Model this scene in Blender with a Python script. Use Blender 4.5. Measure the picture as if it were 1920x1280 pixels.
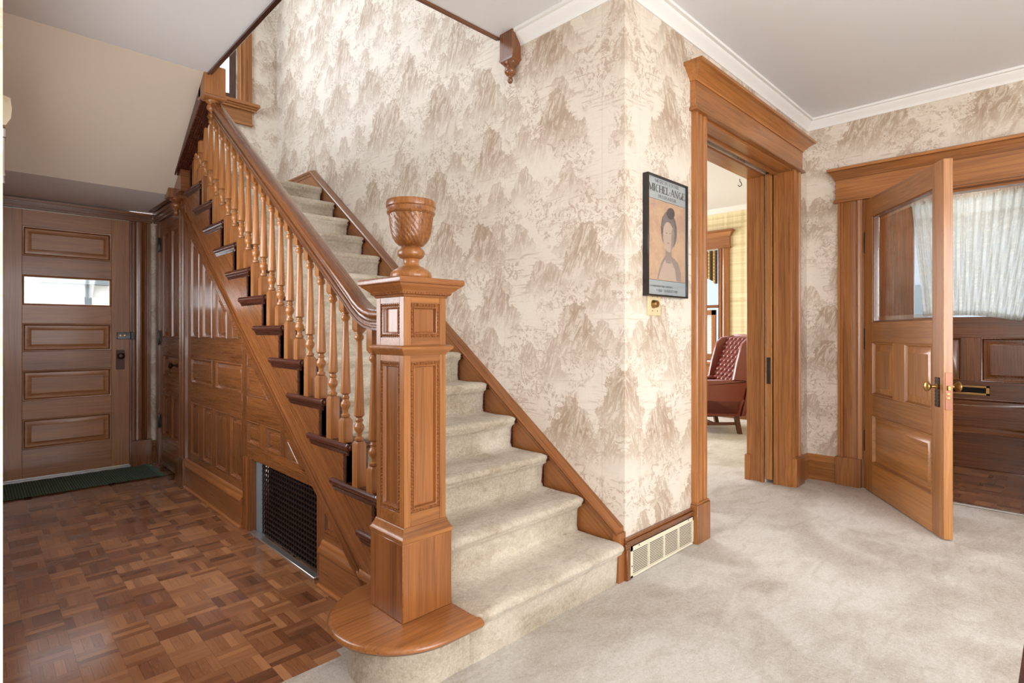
import bpy, bmesh, math, random
from mathutils import Matrix, Vector
random.seed(7)
PI = math.pi
for o in list(bpy.data.objects): bpy.data.objects.remove(o)
S = bpy.context.scene
COL = S.collection

# ------------------------------------------------------------------ camera
cam = bpy.data.cameras.new('camera'); camo = bpy.data.objects.new('camera', cam); COL.objects.link(camo)
cam.sensor_width = 36.0; cam.lens = 36.0 * 1028.0 / 1920.0
cam.shift_y = (620.15 - 640.0) / 1920.0
cam.clip_start = 0.05
HEAD = 45.404
camo.location = (0, 0, 1.18)
# forward direction is (cos 45.4, sin 45.4) in plan
camo.rotation_euler = (PI / 2, 0, math.radians(HEAD - 90))
S.camera = camo

# ------------------------------------------------------------------ colour management
S.view_settings.view_transform = 'Standard'
S.view_settings.look = 'None'
S.view_settings.gamma = 1.0
S.view_settings.use_curve_mapping = False
S.view_settings.exposure = -0.04
S.cycles.use_denoising = True
S.cycles.max_bounces = 8
S.cycles.diffuse_bounces = 5
S.cycles.glossy_bounces = 4
S.cycles.transmission_bounces = 6
S.cycles.transparent_max_bounces = 12
S.cycles.sample_clamp_indirect = 6.0
S.cycles.caustics_reflective = False
S.cycles.caustics_refractive = False

# ------------------------------------------------------------------ sky
W = bpy.data.worlds.new('sky'); S.world = W; W.use_nodes = True
bg = W.node_tree.nodes['Background']; bg.inputs[0].default_value = (0.91, 0.95, 1.0, 1); bg.inputs[1].default_value = 7.0

# ------------------------------------------------------------------ daylight through the windows, plus added fill lights
def area(name, loc, target, sx, sy, power, col):
    l = bpy.data.lights.new(name, 'AREA'); l.shape = 'RECTANGLE'; l.size = sx; l.size_y = sy
    l.energy = power; l.color = col
    o = bpy.data.objects.new(name, l); COL.objects.link(o); o.location = loc
    d = Vector(target) - Vector(loc); o.rotation_euler = d.to_track_quat('-Z', 'Y').to_euler()
    return o
area('daylight_window_south', (1.2, -3.15, 1.55), (1.2, 5, 1.35), 3.2, 1.7, 112, (0.97, 0.98, 1.0))
area('daylight_window_west', (-3.15, -1.2, 1.55), (5, -1.2, 1.3), 2.2, 1.7, 135, (1.0, 0.98, 0.95))
area('daylight_window_upstairs', (-0.62, 3.9, 4.1), (5, 3.7, 3.3), 1.5, 1.5, 46, (0.70, 0.84, 1.0))
area('daylight_window_landing', (1.38, 5.88, 4.1), (1.38, 3, 3.6), 0.85, 1.35, 6, (0.86, 0.93, 1.0))
area('hall_fill_light', (-0.14, 3.1, 1.55), (5, 3.1, 1.35), 1.5, 1.1, 32, (0.95, 0.97, 1.0))  # added fill from the unseen left wall, brightens paneling and parquet
ul = bpy.data.lights.new('fill_lamp_behind_viewer', 'POINT'); ul.energy = 34; ul.shadow_soft_size = 0.3; ul.color = (1.0, 0.97, 0.93)  # added fill lamp out of view, lifts the ceiling
ulo = bpy.data.objects.new('fill_lamp_behind_viewer', ul); COL.objects.link(ulo); ulo.location = (0.6, -1.8, 2.0)
vl = bpy.data.lights.new('vestibule_fill_lamp', 'POINT'); vl.energy = 22; vl.shadow_soft_size = 0.12; vl.color = (1.0, 0.95, 0.88)  # added lamp out of view, only there to brighten the vestibule
vlo = bpy.data.objects.new('vestibule_fill_lamp', vl); COL.objects.link(vlo); vlo.location = (5.5, 0.6, 2.35)
area('parlor_fill_light', (5.6, 5.62, 1.55), (5.6, 0, 1.3), 2.2, 1.8, 130, (1.0, 0.98, 0.95))  # added outside an invented side window to light the parlor

# ================================================================== helpers
def srgb(r, g, b):
    f = lambda c: (c / 255 / 12.92) if c / 255 <= 0.04045 else ((c / 255 + 0.055) / 1.055) ** 2.4
    return (f(r), f(g), f(b), 1.0)

class NT:
    def __init__(s, name):
        s.m = bpy.data.materials.new(name); s.m.use_nodes = True
        s.t = s.m.node_tree; s.b = s.t.nodes['Principled BSDF']; s.out = s.t.nodes['Material Output']
    def n(s, kind, **kw):
        x = s.t.nodes.new(kind)
        for k, v in kw.items():
            if k == 'ins':
                for a, b in v.items(): s.put(x, a, b)
            else: setattr(x, k, v)
        return x
    def put(s, node, key, val):
        if isinstance(val, bpy.types.NodeSocket): s.t.links.new(val, node.inputs[key])
        else: node.inputs[key].default_value = val
    def math(s, op, a, b=None, c=None, clamp=False):
        x = s.t.nodes.new('ShaderNodeMath'); x.operation = op; x.use_clamp = clamp
        s.put(x, 0, a)
        if b is not None: s.put(x, 1, b)
        if c is not None: s.put(x, 2, c)
        return x.outputs[0]
    def mix(s, f, a, b, blend='MIX'):
        x = s.t.nodes.new('ShaderNodeMix'); x.data_type = 'RGBA'; x.blend_type = blend
        s.put(x, 0, f); s.put(x, 6, a); s.put(x, 7, b); return x.outputs[2]
    def ss(s, v, lo, hi):   # smoothstep
        x = s.t.nodes.new('ShaderNodeMapRange'); x.interpolation_type = 'SMOOTHSTEP'
        s.put(x, 0, v); s.put(x, 1, lo); s.put(x, 2, hi); return x.outputs[0]
    def comb(s, x, y, z=0.0):
        c = s.t.nodes.new('ShaderNodeCombineXYZ'); s.put(c, 0, x); s.put(c, 1, y); s.put(c, 2, z); return c.outputs[0]
    def sep(s, v):
        c = s.t.nodes.new('ShaderNodeSeparateXYZ'); s.put(c, 0, v); return c.outputs
    def obj(s): return s.n('ShaderNodeTexCoord').outputs['Object']
    def noise(s, vec, scale, detail=4, rough=0.55, dist=0.0):
        x = s.n('ShaderNodeTexNoise', ins={'Vector': vec, 'Scale': scale, 'Detail': detail, 'Roughness': rough, 'Distortion': dist})
        return x.outputs['Fac']
    def bump(s, h, strength, dist=0.01):
        x = s.n('ShaderNodeBump', ins={'Height': h, 'Strength': strength, 'Distance': dist})
        s.t.links.new(x.outputs[0], s.b.inputs['Normal'])

def plain(name, col, rough=0.5, metal=0.0, coat=0.0, bumpn=None, spec=0.5):
    k = NT(name); k.b.inputs['Base Color'].default_value = col; k.b.inputs['Roughness'].default_value = rough
    k.b.inputs['Metallic'].default_value = metal; k.b.inputs['Coat Weight'].default_value = coat
    k.b.inputs['Specular IOR Level'].default_value = spec
    if bumpn: 
        n_ = k.noise(k.obj(), bumpn[0], 5, 0.6); k.bump(n_, bumpn[1], bumpn[2])
        c = k.mix(k.math('MULTIPLY', n_, 0.25), col, (col[0]*.7, col[1]*.7, col[2]*.7, 1)); k.put(k.b, 'Base Color', c)
    return k.m

def wood(name, dark, light, axis, rough=0.33, coat=0.25, grain=1.0):
    """oak with grain along the given local axis; every board (mesh island) gets its own offset"""
    k = NT(name)
    v = k.obj()
    if axis == 3:      # boards that climb with the stairs
        x_, y_, z_ = k.sep(v)[:3]
        v = k.comb(x_, k.math('ADD', k.math('MULTIPLY', y_, 0.8098), k.math('MULTIPLY', z_, 0.5867)), k.math('SUBTRACT', k.math('MULTIPLY', z_, 0.8098), k.math('MULTIPLY', y_, 0.5867)))
        axis = 1
    isl = k.n('ShaderNodeNewGeometry').outputs['Random Per Island']
    off = k.comb(k.math('MULTIPLY', isl, 13.1), k.math('MULTIPLY', isl, 7.7), k.math('MULTIPLY', isl, 21.3))
    va = k.n('ShaderNodeVectorMath', operation='ADD', ins={0: v, 1: off}).outputs[0]
    sc = [9.0, 9.0, 9.0]; sc[axis] = 0.42
    vm = k.n('ShaderNodeVectorMath', operation='MULTIPLY', ins={0: va, 1: tuple(sc)}).outputs[0]
    n1 = k.noise(vm, 1.6, 4, 0.55, 0.45)
    rings = k.math('FRACT', k.math('MULTIPLY', n1, 9.0))
    rings = k.math('ABSOLUTE', k.math('SUBTRACT', rings, 0.5))
    sc2 = [150.0, 150.0, 150.0]; sc2[axis] = 2.5
    vm2 = k.n('ShaderNodeVectorMath', operation='MULTIPLY', ins={0: va, 1: tuple(sc2)}).outputs[0]
    pores = k.noise(vm2, 1.0, 3, 0.6)
    f = k.math('ADD', k.math('MULTIPLY', rings, 0.34 * grain), k.math('MULTIPLY', n1, 0.75))
    f = k.math('ADD', f, k.math('MULTIPLY', k.math('SUBTRACT', pores, 0.5), 0.65 * grain))
    f = k.math('ADD', f, k.math('MULTIPLY', k.math('SUBTRACT', isl, 0.5), 0.28))
    ramp = k.n('ShaderNodeValToRGB', ins={0: f})
    ramp.color_ramp.elements[0].position = 0.05; ramp.color_ramp.elements[0].color = dark
    ramp.color_ramp.elements[1].position = 0.80; ramp.color_ramp.elements[1].color = light
    k.put(k.b, 'Base Color', ramp.outputs[0])
    k.put(k.b, 'Roughness', k.math('ADD', k.math('MULTIPLY', pores, 0.16), rough - 0.08))
    k.b.inputs['Coat Weight'].default_value = coat; k.b.inputs['Coat Roughness'].default_value = 0.13
    k.bump(k.math('ADD', pores, k.math('MULTIPLY', n1, 0.6)), 0.12, 0.004)
    return k.m

def wood3(name, dark, light, **kw):
    return [wood('%s_grain_%s' % (name, ('x', 'y', 'z', 'slope')[a]), dark, light, a, **kw) for a in range(4)]

OAK = wood3('golden_oak', srgb(100, 56, 25), srgb(182, 120, 63))
OAKD = wood3('brown_oak', srgb(74, 39, 17), srgb(138, 84, 42), rough=0.28, coat=0.45)
OAKL = wood3('light_oak', srgb(116, 70, 35), srgb(192, 134, 78))
OAKM = wood3('satin_oak', srgb(100, 58, 28), srgb(168, 112, 62), rough=0.42, coat=0.12)
DARK = wood3('dark_mahogany', srgb(38, 18, 14), srgb(84, 42, 28), rough=0.26, coat=0.5)
REDW = wood3('red_brown_oak', srgb(94, 52, 24), srgb(170, 108, 56), rough=0.3, coat=0.35)

def wallpaper(name, base, tan, amount=1.0):
    k = NT(name)
    x, y, z = k.sep(k.obj())[:3]
    u = k.math('ADD', x, y)
    vec0 = k.comb(u, z)
    w1 = k.n('ShaderNodeTexNoise', ins={'Vector': vec0, 'Scale': 10.0, 'Detail': 8.0, 'Roughness': 0.74})
    warp = k.n('ShaderNodeVectorMath', operation='SUBTRACT', ins={0: w1.outputs['Color'], 1: (0.5, 0.5, 0.5)}).outputs[0]
    def mountains(cw, ch, seed, slope, top):
        vv = k.comb(k.math('ADD', k.math('DIVIDE', u, cw), seed), k.math('ADD', k.math('DIVIDE', z, ch), seed * 1.7))
        wv = k.n('ShaderNodeVectorMath', operation='MULTIPLY', ins={0: warp, 1: (0.5, 0.55, 0.0)}).outputs[0]
        v2 = k.n('ShaderNodeVectorMath', operation='ADD', ins={0: vv, 1: wv}).outputs[0]
        vo = k.n('ShaderNodeTexVoronoi', ins={'Vector': vv, 'Scale': 1.0, 'Randomness': 0.75}); vo.voronoi_dimensions = '2D'
        p = k.sep(vo.outputs['Position']); q = k.sep(v2)
        dx = k.math('SUBTRACT', q[0], p[0]); dy = k.math('SUBTRACT', q[1], p[1])
        adx = k.math('ABSOLUTE', dx)
        hump = k.math('ABSOLUTE', k.math('SINE', k.math('MULTIPLY', dx, 13.0)))
        t = k.math('SUBTRACT', k.math('SUBTRACT', top, k.math('MULTIPLY', adx, slope)), dy)
        t = k.math('ADD', t, k.math('MULTIPLY', hump, 0.12))
        m = k.ss(t, 0.0, 0.02)
        fade = k.ss(dy, -0.52, 0.05)
        body = k.noise(k.comb(k.math('ADD', k.math('MULTIPLY', u, 26.0), k.math('MULTIPLY', z, 9.0)), k.math('MULTIPLY', z, 8.0)), 1.0, 6, 0.7, 1.4)
        body = k.ss(body, 0.40, 0.56)
        edge = k.math('MULTIPLY', k.ss(t, 0.0, 0.01), k.math('SUBTRACT', 1.0, k.ss(t, 0.02, 0.07)))
        inner = k.math('ADD', 0.22, k.math('MULTIPLY', body, 0.70))
        inner = k.math('MAXIMUM', inner, k.math('MULTIPLY', edge, 0.9))
        return k.math('MULTIPLY', k.math('MULTIPLY', m, fade), inner)
    m1 = mountains(0.50, 0.46, 3.3, 1.6, 0.34)
    m2 = mountains(0.30, 0.28, 7.9, 1.5, 0.28)
    # foliage clumps
    zone = k.ss(k.noise(k.comb(k.math('MULTIPLY', u, 3.6), k.math('MULTIPLY', z, 4.2)), 1.0, 3, 0.5), 0.43, 0.53)
    leaf = k.noise(vec0, 20.0, 8, 0.8, 1.8)
    fol = k.math('MULTIPLY', zone, k.ss(leaf, 0.50, 0.56))
    # water and ground strokes
    zone2 = k.ss(k.noise(k.comb(k.math('ADD', k.math('MULTIPLY', u, 2.4), 9.0), k.math('MULTIPLY', z, 5.0)), 1.0, 2, 0.5), 0.45, 0.58)
    st = k.noise(k.comb(k.math('MULTIPLY', u, 7.0), k.math('MULTIPLY', z, 62.0)), 1.0, 4, 0.6, 0.4)
    strokes = k.math('MULTIPLY', zone2, k.ss(st, 0.53, 0.66))
    pat = k.math('MAXIMUM', m1, k.math('MULTIPLY', m2, 0.75))
    pat = k.math('MAXIMUM', pat, k.math('MULTIPLY', fol, 0.72))
    pat = k.math('MAXIMUM', pat, k.math('MULTIPLY', strokes, 0.5))
    # hazy wash behind the drawing
    wash = k.ss(k.noise(k.comb(k.math('MULTIPLY', u, 2.0), k.math('MULTIPLY', z, 4.0), 4.0), 1.0, 4, 0.55), 0.45, 0.75)
    pat = k.math('ADD', pat, k.math('MULTIPLY', wash, 0.18), clamp=True)
    # woven ground
    weave = k.noise(k.comb(k.math('MULTIPLY', u, 260.0), k.math('MULTIPLY', z, 22.0)), 1.0, 2, 0.5)
    weave2 = k.noise(k.comb(k.math('MULTIPLY', u, 22.0), k.math('MULTIPLY', z, 260.0)), 1.0, 2, 0.5)
    wv = k.math('ADD', weave, weave2)
    c = k.mix(k.math('MULTIPLY', pat, 0.85 * amount, clamp=True), base, tan)
    c = k.mix(k.math('MULTIPLY', k.math('SUBTRACT', wv, 0.7), 0.22, clamp=True), c, tan)
    # vertical paper seams every 0.69 m
    fr = k.math('FRACT', k.math('DIVIDE', k.math('ADD', u, 0.33), 0.69))
    seam = k.math('LESS_THAN', fr, 0.0035)
    c = k.mix(k.math('MULTIPLY', seam, 0.22), c, srgb(90, 70, 50))
    k.put(k.b, 'Base Color', c); k.b.inputs['Roughness'].default_value = 0.62
    k.b.inputs['Specular IOR Level'].default_value = 0.35
    k.bump(wv, 0.08, 0.002)
    return k.m
WP = wallpaper('toile_wallpaper', srgb(222, 213, 199), srgb(158, 132, 108))
def paint(name, c, r=0.75):
    k = NT(name); n_ = k.noise(k.obj(), 3.0, 4, 0.6); n2 = k.noise(k.obj(), 180.0, 3, 0.6)
    k.put(k.b, 'Base Color', k.mix(k.math('MULTIPLY', n_, 0.12), c, (c[0]*.85, c[1]*.85, c[2]*.85, 1)))
    k.b.inputs['Roughness'].default_value = r; k.bump(n2, 0.06, 0.002); return k.m
CEIL = paint('ceiling_paint', srgb(226, 227, 229))
SOFF = paint('beige_wall_covering', srgb(204, 192, 176))
SOFF2 = paint('white_paint', srgb(240, 243, 247))
CROWN = paint('crown_paint', srgb(232, 231, 228), 0.5)

CHW = wallpaper('chime_cover_paper', srgb(226, 214, 188), srgb(190, 166, 120))
def plaid():
    k = NT('plaid_wallpaper'); x, y, z = k.sep(k.obj())[:3]; u = k.math('ADD', x, y)
    a = k.noise(k.comb(k.math('MULTIPLY', u, 16.0), 0.0), 1.0, 3, 0.6); b = k.noise(k.comb(k.math('MULTIPLY', z, 16.0), 5.0), 1.0, 3, 0.6)
    s_ = k.ss(k.math('ADD', a, b), 0.85, 1.2)
    k.put(k.b, 'Base Color', k.mix(s_, srgb(232, 220, 182), srgb(206, 188, 142))); k.b.inputs['Roughness'].default_value = 0.7
    return k.m
PLAID = plaid()

def carpet_mat(name, base, dark, nap=1.0):
    k = NT(name); v = k.obj()
    n1 = k.noise(v, 1.7, 3, 0.5, 0.8)
    n1b = k.noise(k.n('ShaderNodeVectorMath', operation='MULTIPLY', ins={0: v, 1: (1.0, 2.2, 1.5)}).outputs[0], 5.0, 4, 0.6, 1.2)
    n2 = k.noise(v, 170.0, 3, 0.7)
    n3 = k.noise(v, 60.0, 4, 0.7)
    f = k.math('ADD', k.math('MULTIPLY', k.ss(n1, 0.40, 0.64), 0.42 * nap), k.math('MULTIPLY', k.ss(n1b, 0.42, 0.68), 0.20 * nap))
    f = k.math('ADD', f, k.math('MULTIPLY', k.math('SUBTRACT', n3, 0.42), 0.9))
    f = k.math('ADD', f, k.math('MULTIPLY', k.math('SUBTRACT', n2, 0.45), 0.9), clamp=True)
    k.put(k.b, 'Base Color', k.mix(f, base, dark)); k.b.inputs['Roughness'].default_value = 0.95
    k.b.inputs['Specular IOR Level'].default_value = 0.1
    k.b.inputs['Sheen Weight'].default_value = 0.12; k.b.inputs['Sheen Roughness'].default_value = 0.5
    h = k.math('ADD', k.math('MULTIPLY', n2, 0.7), k.math('ADD', n3, k.math('MULTIPLY', n1b, 0.4)))
    k.bump(h, 0.45, 0.008)
    return k.m
CARPET = carpet_mat('cream_carpet', srgb(216, 212, 206), srgb(158, 144, 126))
RUNNER = carpet_mat('stair_carpet_pile', srgb(212, 203, 187), srgb(142, 125, 101))

def parquet():
    k = NT('mosaic_parquet'); x, y, z = k.sep(k.obj())[:3]
    s_ = 0.121
    X = k.math('DIVIDE', k.math('SUBTRACT', x, 0.631), s_); Y = k.math('DIVIDE', k.math('SUBTRACT', y, 2.08), s_ * 0.96)
    ix = k.math('FLOOR', X); iy = k.math('FLOOR', Y); fx = k.math('FRACT', X); fy = k.math('FRACT', Y)
    chk = k.math('GREATER_THAN', k.math('MODULO', k.math('ABSOLUTE', k.math('ADD', ix, iy)), 2.0), 0.5)
    inv = k.math('SUBTRACT', 1.0, chk)
    across = k.math('ADD', k.math('MULTIPLY', fx, chk), k.math('MULTIPLY', fy, inv))
    along = k.math('ADD', k.math('MULTIPLY', fy, chk), k.math('MULTIPLY', fx, inv))
    fi = k.math('FLOOR', k.math('MULTIPLY', across, 4.0)); ff = k.math('FRACT', k.math('MULTIPLY', across, 4.0))
    wn = k.n('ShaderNodeTexWhiteNoise', ins={'Vector': k.comb(ix, iy, fi)}); rnd = wn.outputs['Value']
    wb = k.n('ShaderNodeTexWhiteNoise', ins={'Vector': k.comb(ix, iy, 77.0)}); rb = wb.outputs['Value']
    gv = k.comb(k.math('MULTIPLY', across, 14.0), k.math('MULTIPLY', along, 1.1), k.math('MULTIPLY', rnd, 40.0))
    g = k.noise(gv, 1.0, 5, 0.65, 1.0)
    gl = k.math('ABSOLUTE', k.math('SUBTRACT', k.math('FRACT', k.math('MULTIPLY', g, 6.0)), 0.5))
    f = k.math('ADD', k.math('ADD', k.math('MULTIPLY', rnd, 0.34), k.math('MULTIPLY', rb, 0.42)), k.math('ADD', k.math('MULTIPLY', g, 0.35), k.math('MULTIPLY', gl, 0.22)))
    ramp = k.n('ShaderNodeValToRGB', ins={0: f})
    ramp.color_ramp.elements[0].position = 0.15; ramp.color_ramp.elements[0].color = srgb(70, 38, 24)
    ramp.color_ramp.elements[1].position = 1.0; ramp.color_ramp.elements[1].color = srgb(190, 134, 88)
    e = ramp.color_ramp.elements.new(0.5); e.color = srgb(128, 78, 46)
    ej = k.math('MINIMUM', k.math('MULTIPLY', k.math('MINIMUM', ff, k.math('SUBTRACT', 1.0, ff)), 0.25), k.math('MINIMUM', along, k.math('SUBTRACT', 1.0, along)))
    joint = k.math('ADD', 0.35, k.math('MULTIPLY', k.ss(ej, 0.001, 0.008), 0.65))
    k.put(k.b, 'Base Color', k.mix(joint, srgb(40, 20, 12), ramp.outputs[0]))
    # each finger is tilted and worn a little differently
    k.put(k.b, 'Roughness', k.math('ADD', 0.24, k.math('MULTIPLY', rnd, 0.14)))
    k.b.inputs['Coat Weight'].default_value = 1.0; k.b.inputs['Coat Roughness'].default_value = 0.17
    h = k.math('ADD', k.math('MULTIPLY', joint, 0.8), k.math('MULTIPLY', gl, 1.6))
    wav = k.noise(k.obj(), 14.0, 2, 0.5)
    h = k.math('ADD', h, k.math('MULTIPLY', wav, 0.7))
    k.bump(h, 0.20, 0.006)
    return k.m
PARQ = parquet()

BRONZE = plain('aged_bronze', srgb(58, 44, 36), 0.38, 0.85, bumpn=(90, .3, .003))
BRASS = plain('worn_brass', srgb(170, 134, 82), 0.3, 0.95, bumpn=(60, .1, .002))
COPPER = plain('antique_copper', srgb(150, 104, 84), 0.4, 0.8, bumpn=(80, .2, .002))
BLACK = plain('black_lacquer', srgb(24, 20, 19), 0.3, coat=0.3)
IRON = plain('brown_black_metal', srgb(44, 30, 26), 0.42, 0.35)
GALV = plain('galvanised_metal', srgb(150, 168, 176), 0.5, 0.6, bumpn=(35, .2, .003))
STEEL = plain('bright_metal_strip', srgb(210, 208, 204), 0.3, 0.9)
CREAMM = plain('cream_enamel', srgb(222, 214, 190), 0.4, 0.0, 0.2)
DARKIN = plain('dark_cavity', srgb(14, 11, 10), 0.9)
ALMOND = plain('almond_plastic', srgb(214, 192, 152), 0.35)
LEATHER = plain('oxblood_leather', srgb(122, 52, 40), 0.34, coat=0.25, bumpn=(22, .25, .004))
WALNUT = plain('walnut_leg', srgb(88, 48, 30), 0.35)

def glass_mat():
    k = NT('clear_glass'); t = k.n('ShaderNodeBsdfTransparent'); g = k.n('ShaderNodeBsdfGlossy', ins={'Roughness': 0.03})
    t.inputs[0].default_value = (0.97, 0.98, 0.98, 1)
    lw = k.n('ShaderNodeLayerWeight', ins={'Blend': 0.5}); m = k.n('ShaderNodeMixShader')
    fr_ = k.math('ADD', 0.035, k.math('MULTIPLY', k.math('POWER', lw.outputs['Facing'], 5.0), 0.8)); k.t.links.new(fr_, m.inputs[0]); k.t.links.new(t.outputs[0], m.inputs[1]); k.t.links.new(g.outputs[0], m.inputs[2])
    k.t.links.new(m.outputs[0], k.out.inputs[0]); return k.m
GLASS = glass_mat()
def bevel_glass_mat():
    k = NT('bevelled_glass_edge'); t = k.n('ShaderNodeBsdfTransparent'); g = k.n('ShaderNodeBsdfGlossy', ins={'Roughness': 0.12})
    m = k.n('ShaderNodeMixShader'); m.inputs[0].default_value = 0.55
    k.t.links.new(t.outputs[0], m.inputs[1]); k.t.links.new(g.outputs[0], m.inputs[2]); k.t.links.new(m.outputs[0], k.out.inputs[0]); return k.m
BGLASS = bevel_glass_mat()
def lace_mat():
    k = NT('white_lace'); v = k.obj(); x, y, z = k.sep(v)[:3]
    vv = k.comb(k.math('MULTIPLY', k.math('ADD', x, y), 1.0), z)
    vo = k.n('ShaderNodeTexVoronoi', ins={'Vector': vv, 'Scale': 17.0}); vo.voronoi_dimensions = '2D'
    n_ = k.noise(vv, 30.0, 4, 0.6, 1.5)
    fl = k.math('MULTIPLY', k.ss(k.math('SUBTRACT', 0.55, vo.outputs['Distance']), 0.1, 0.25), k.ss(n_, 0.42, 0.55))
    lw = k.n('ShaderNodeLayerWeight', ins={'Blend': 0.5})
    al = k.math('ADD', 0.60, k.math('ADD', k.math('MULTIPLY', fl, 0.16), k.math('MULTIPLY', lw.outputs['Facing'], 0.7)), clamp=True)
    d = k.n('ShaderNodeBsdfDiffuse'); d.inputs[0].default_value = srgb(236, 234, 226)
    tl = k.n('ShaderNodeBsdfTranslucent'); tl.inputs[0].default_value = srgb(206, 206, 200)
    a = k.n('ShaderNodeMixShader'); a.inputs[0].default_value = 0.75; k.t.links.new(d.outputs[0], a.inputs[1]); k.t.links.new(tl.outputs[0], a.inputs[2])
    tr = k.n('ShaderNodeBsdfTransparent'); b = k.n('ShaderNodeMixShader'); k.put(b, 0, al)
    k.t.links.new(tr.outputs[0], b.inputs[1]); k.t.links.new(a.outputs[0], b.inputs[2]); k.t.links.new(b.outputs[0], k.out.inputs[0])
    return k.m
LACE = lace_mat()
def mat_rug():
    k = NT('green_ribbed_textile'); x, y, z = k.sep(k.obj())[:3]
    r = k.math('ADD', 0.5, k.math('MULTIPLY', k.math('SINE', k.math('MULTIPLY', x, 2 * PI / 0.016)), 0.5))
    n_ = k.noise(k.obj(), 220.0, 3, 0.6)
    k.put(k.b, 'Base Color', k.mix(k.math('MULTIPLY', r, 0.9), srgb(44, 66, 58), k.mix(n_, srgb(82, 114, 100), srgb(116, 136, 116))))
    k.b.inputs['Roughness'].default_value = 0.95; k.bump(k.math('ADD', r, n_), 0.5, 0.004); return k.m
RUGM = mat_rug()
def valance_mat():
    k = NT('checked_fabric'); x, y, z = k.sep(k.obj())[:3]
    a = k.math('GREATER_THAN', k.math('FRACT', k.math('MULTIPLY', y, 22.0)), 0.45); b = k.math('GREATER_THAN', k.math('FRACT', k.math('MULTIPLY', z, 22.0)), 0.55)
    c = k.mix(a, srgb(64, 44, 30), srgb(202, 176, 108)); c = k.mix(k.math('MULTIPLY', b, 0.45), c, srgb(90, 62, 38))
    k.put(k.b, 'Base Color', c); k.b.inputs['Roughness'].default_value = 0.9; return k.m
VAL = valance_mat()

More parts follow.
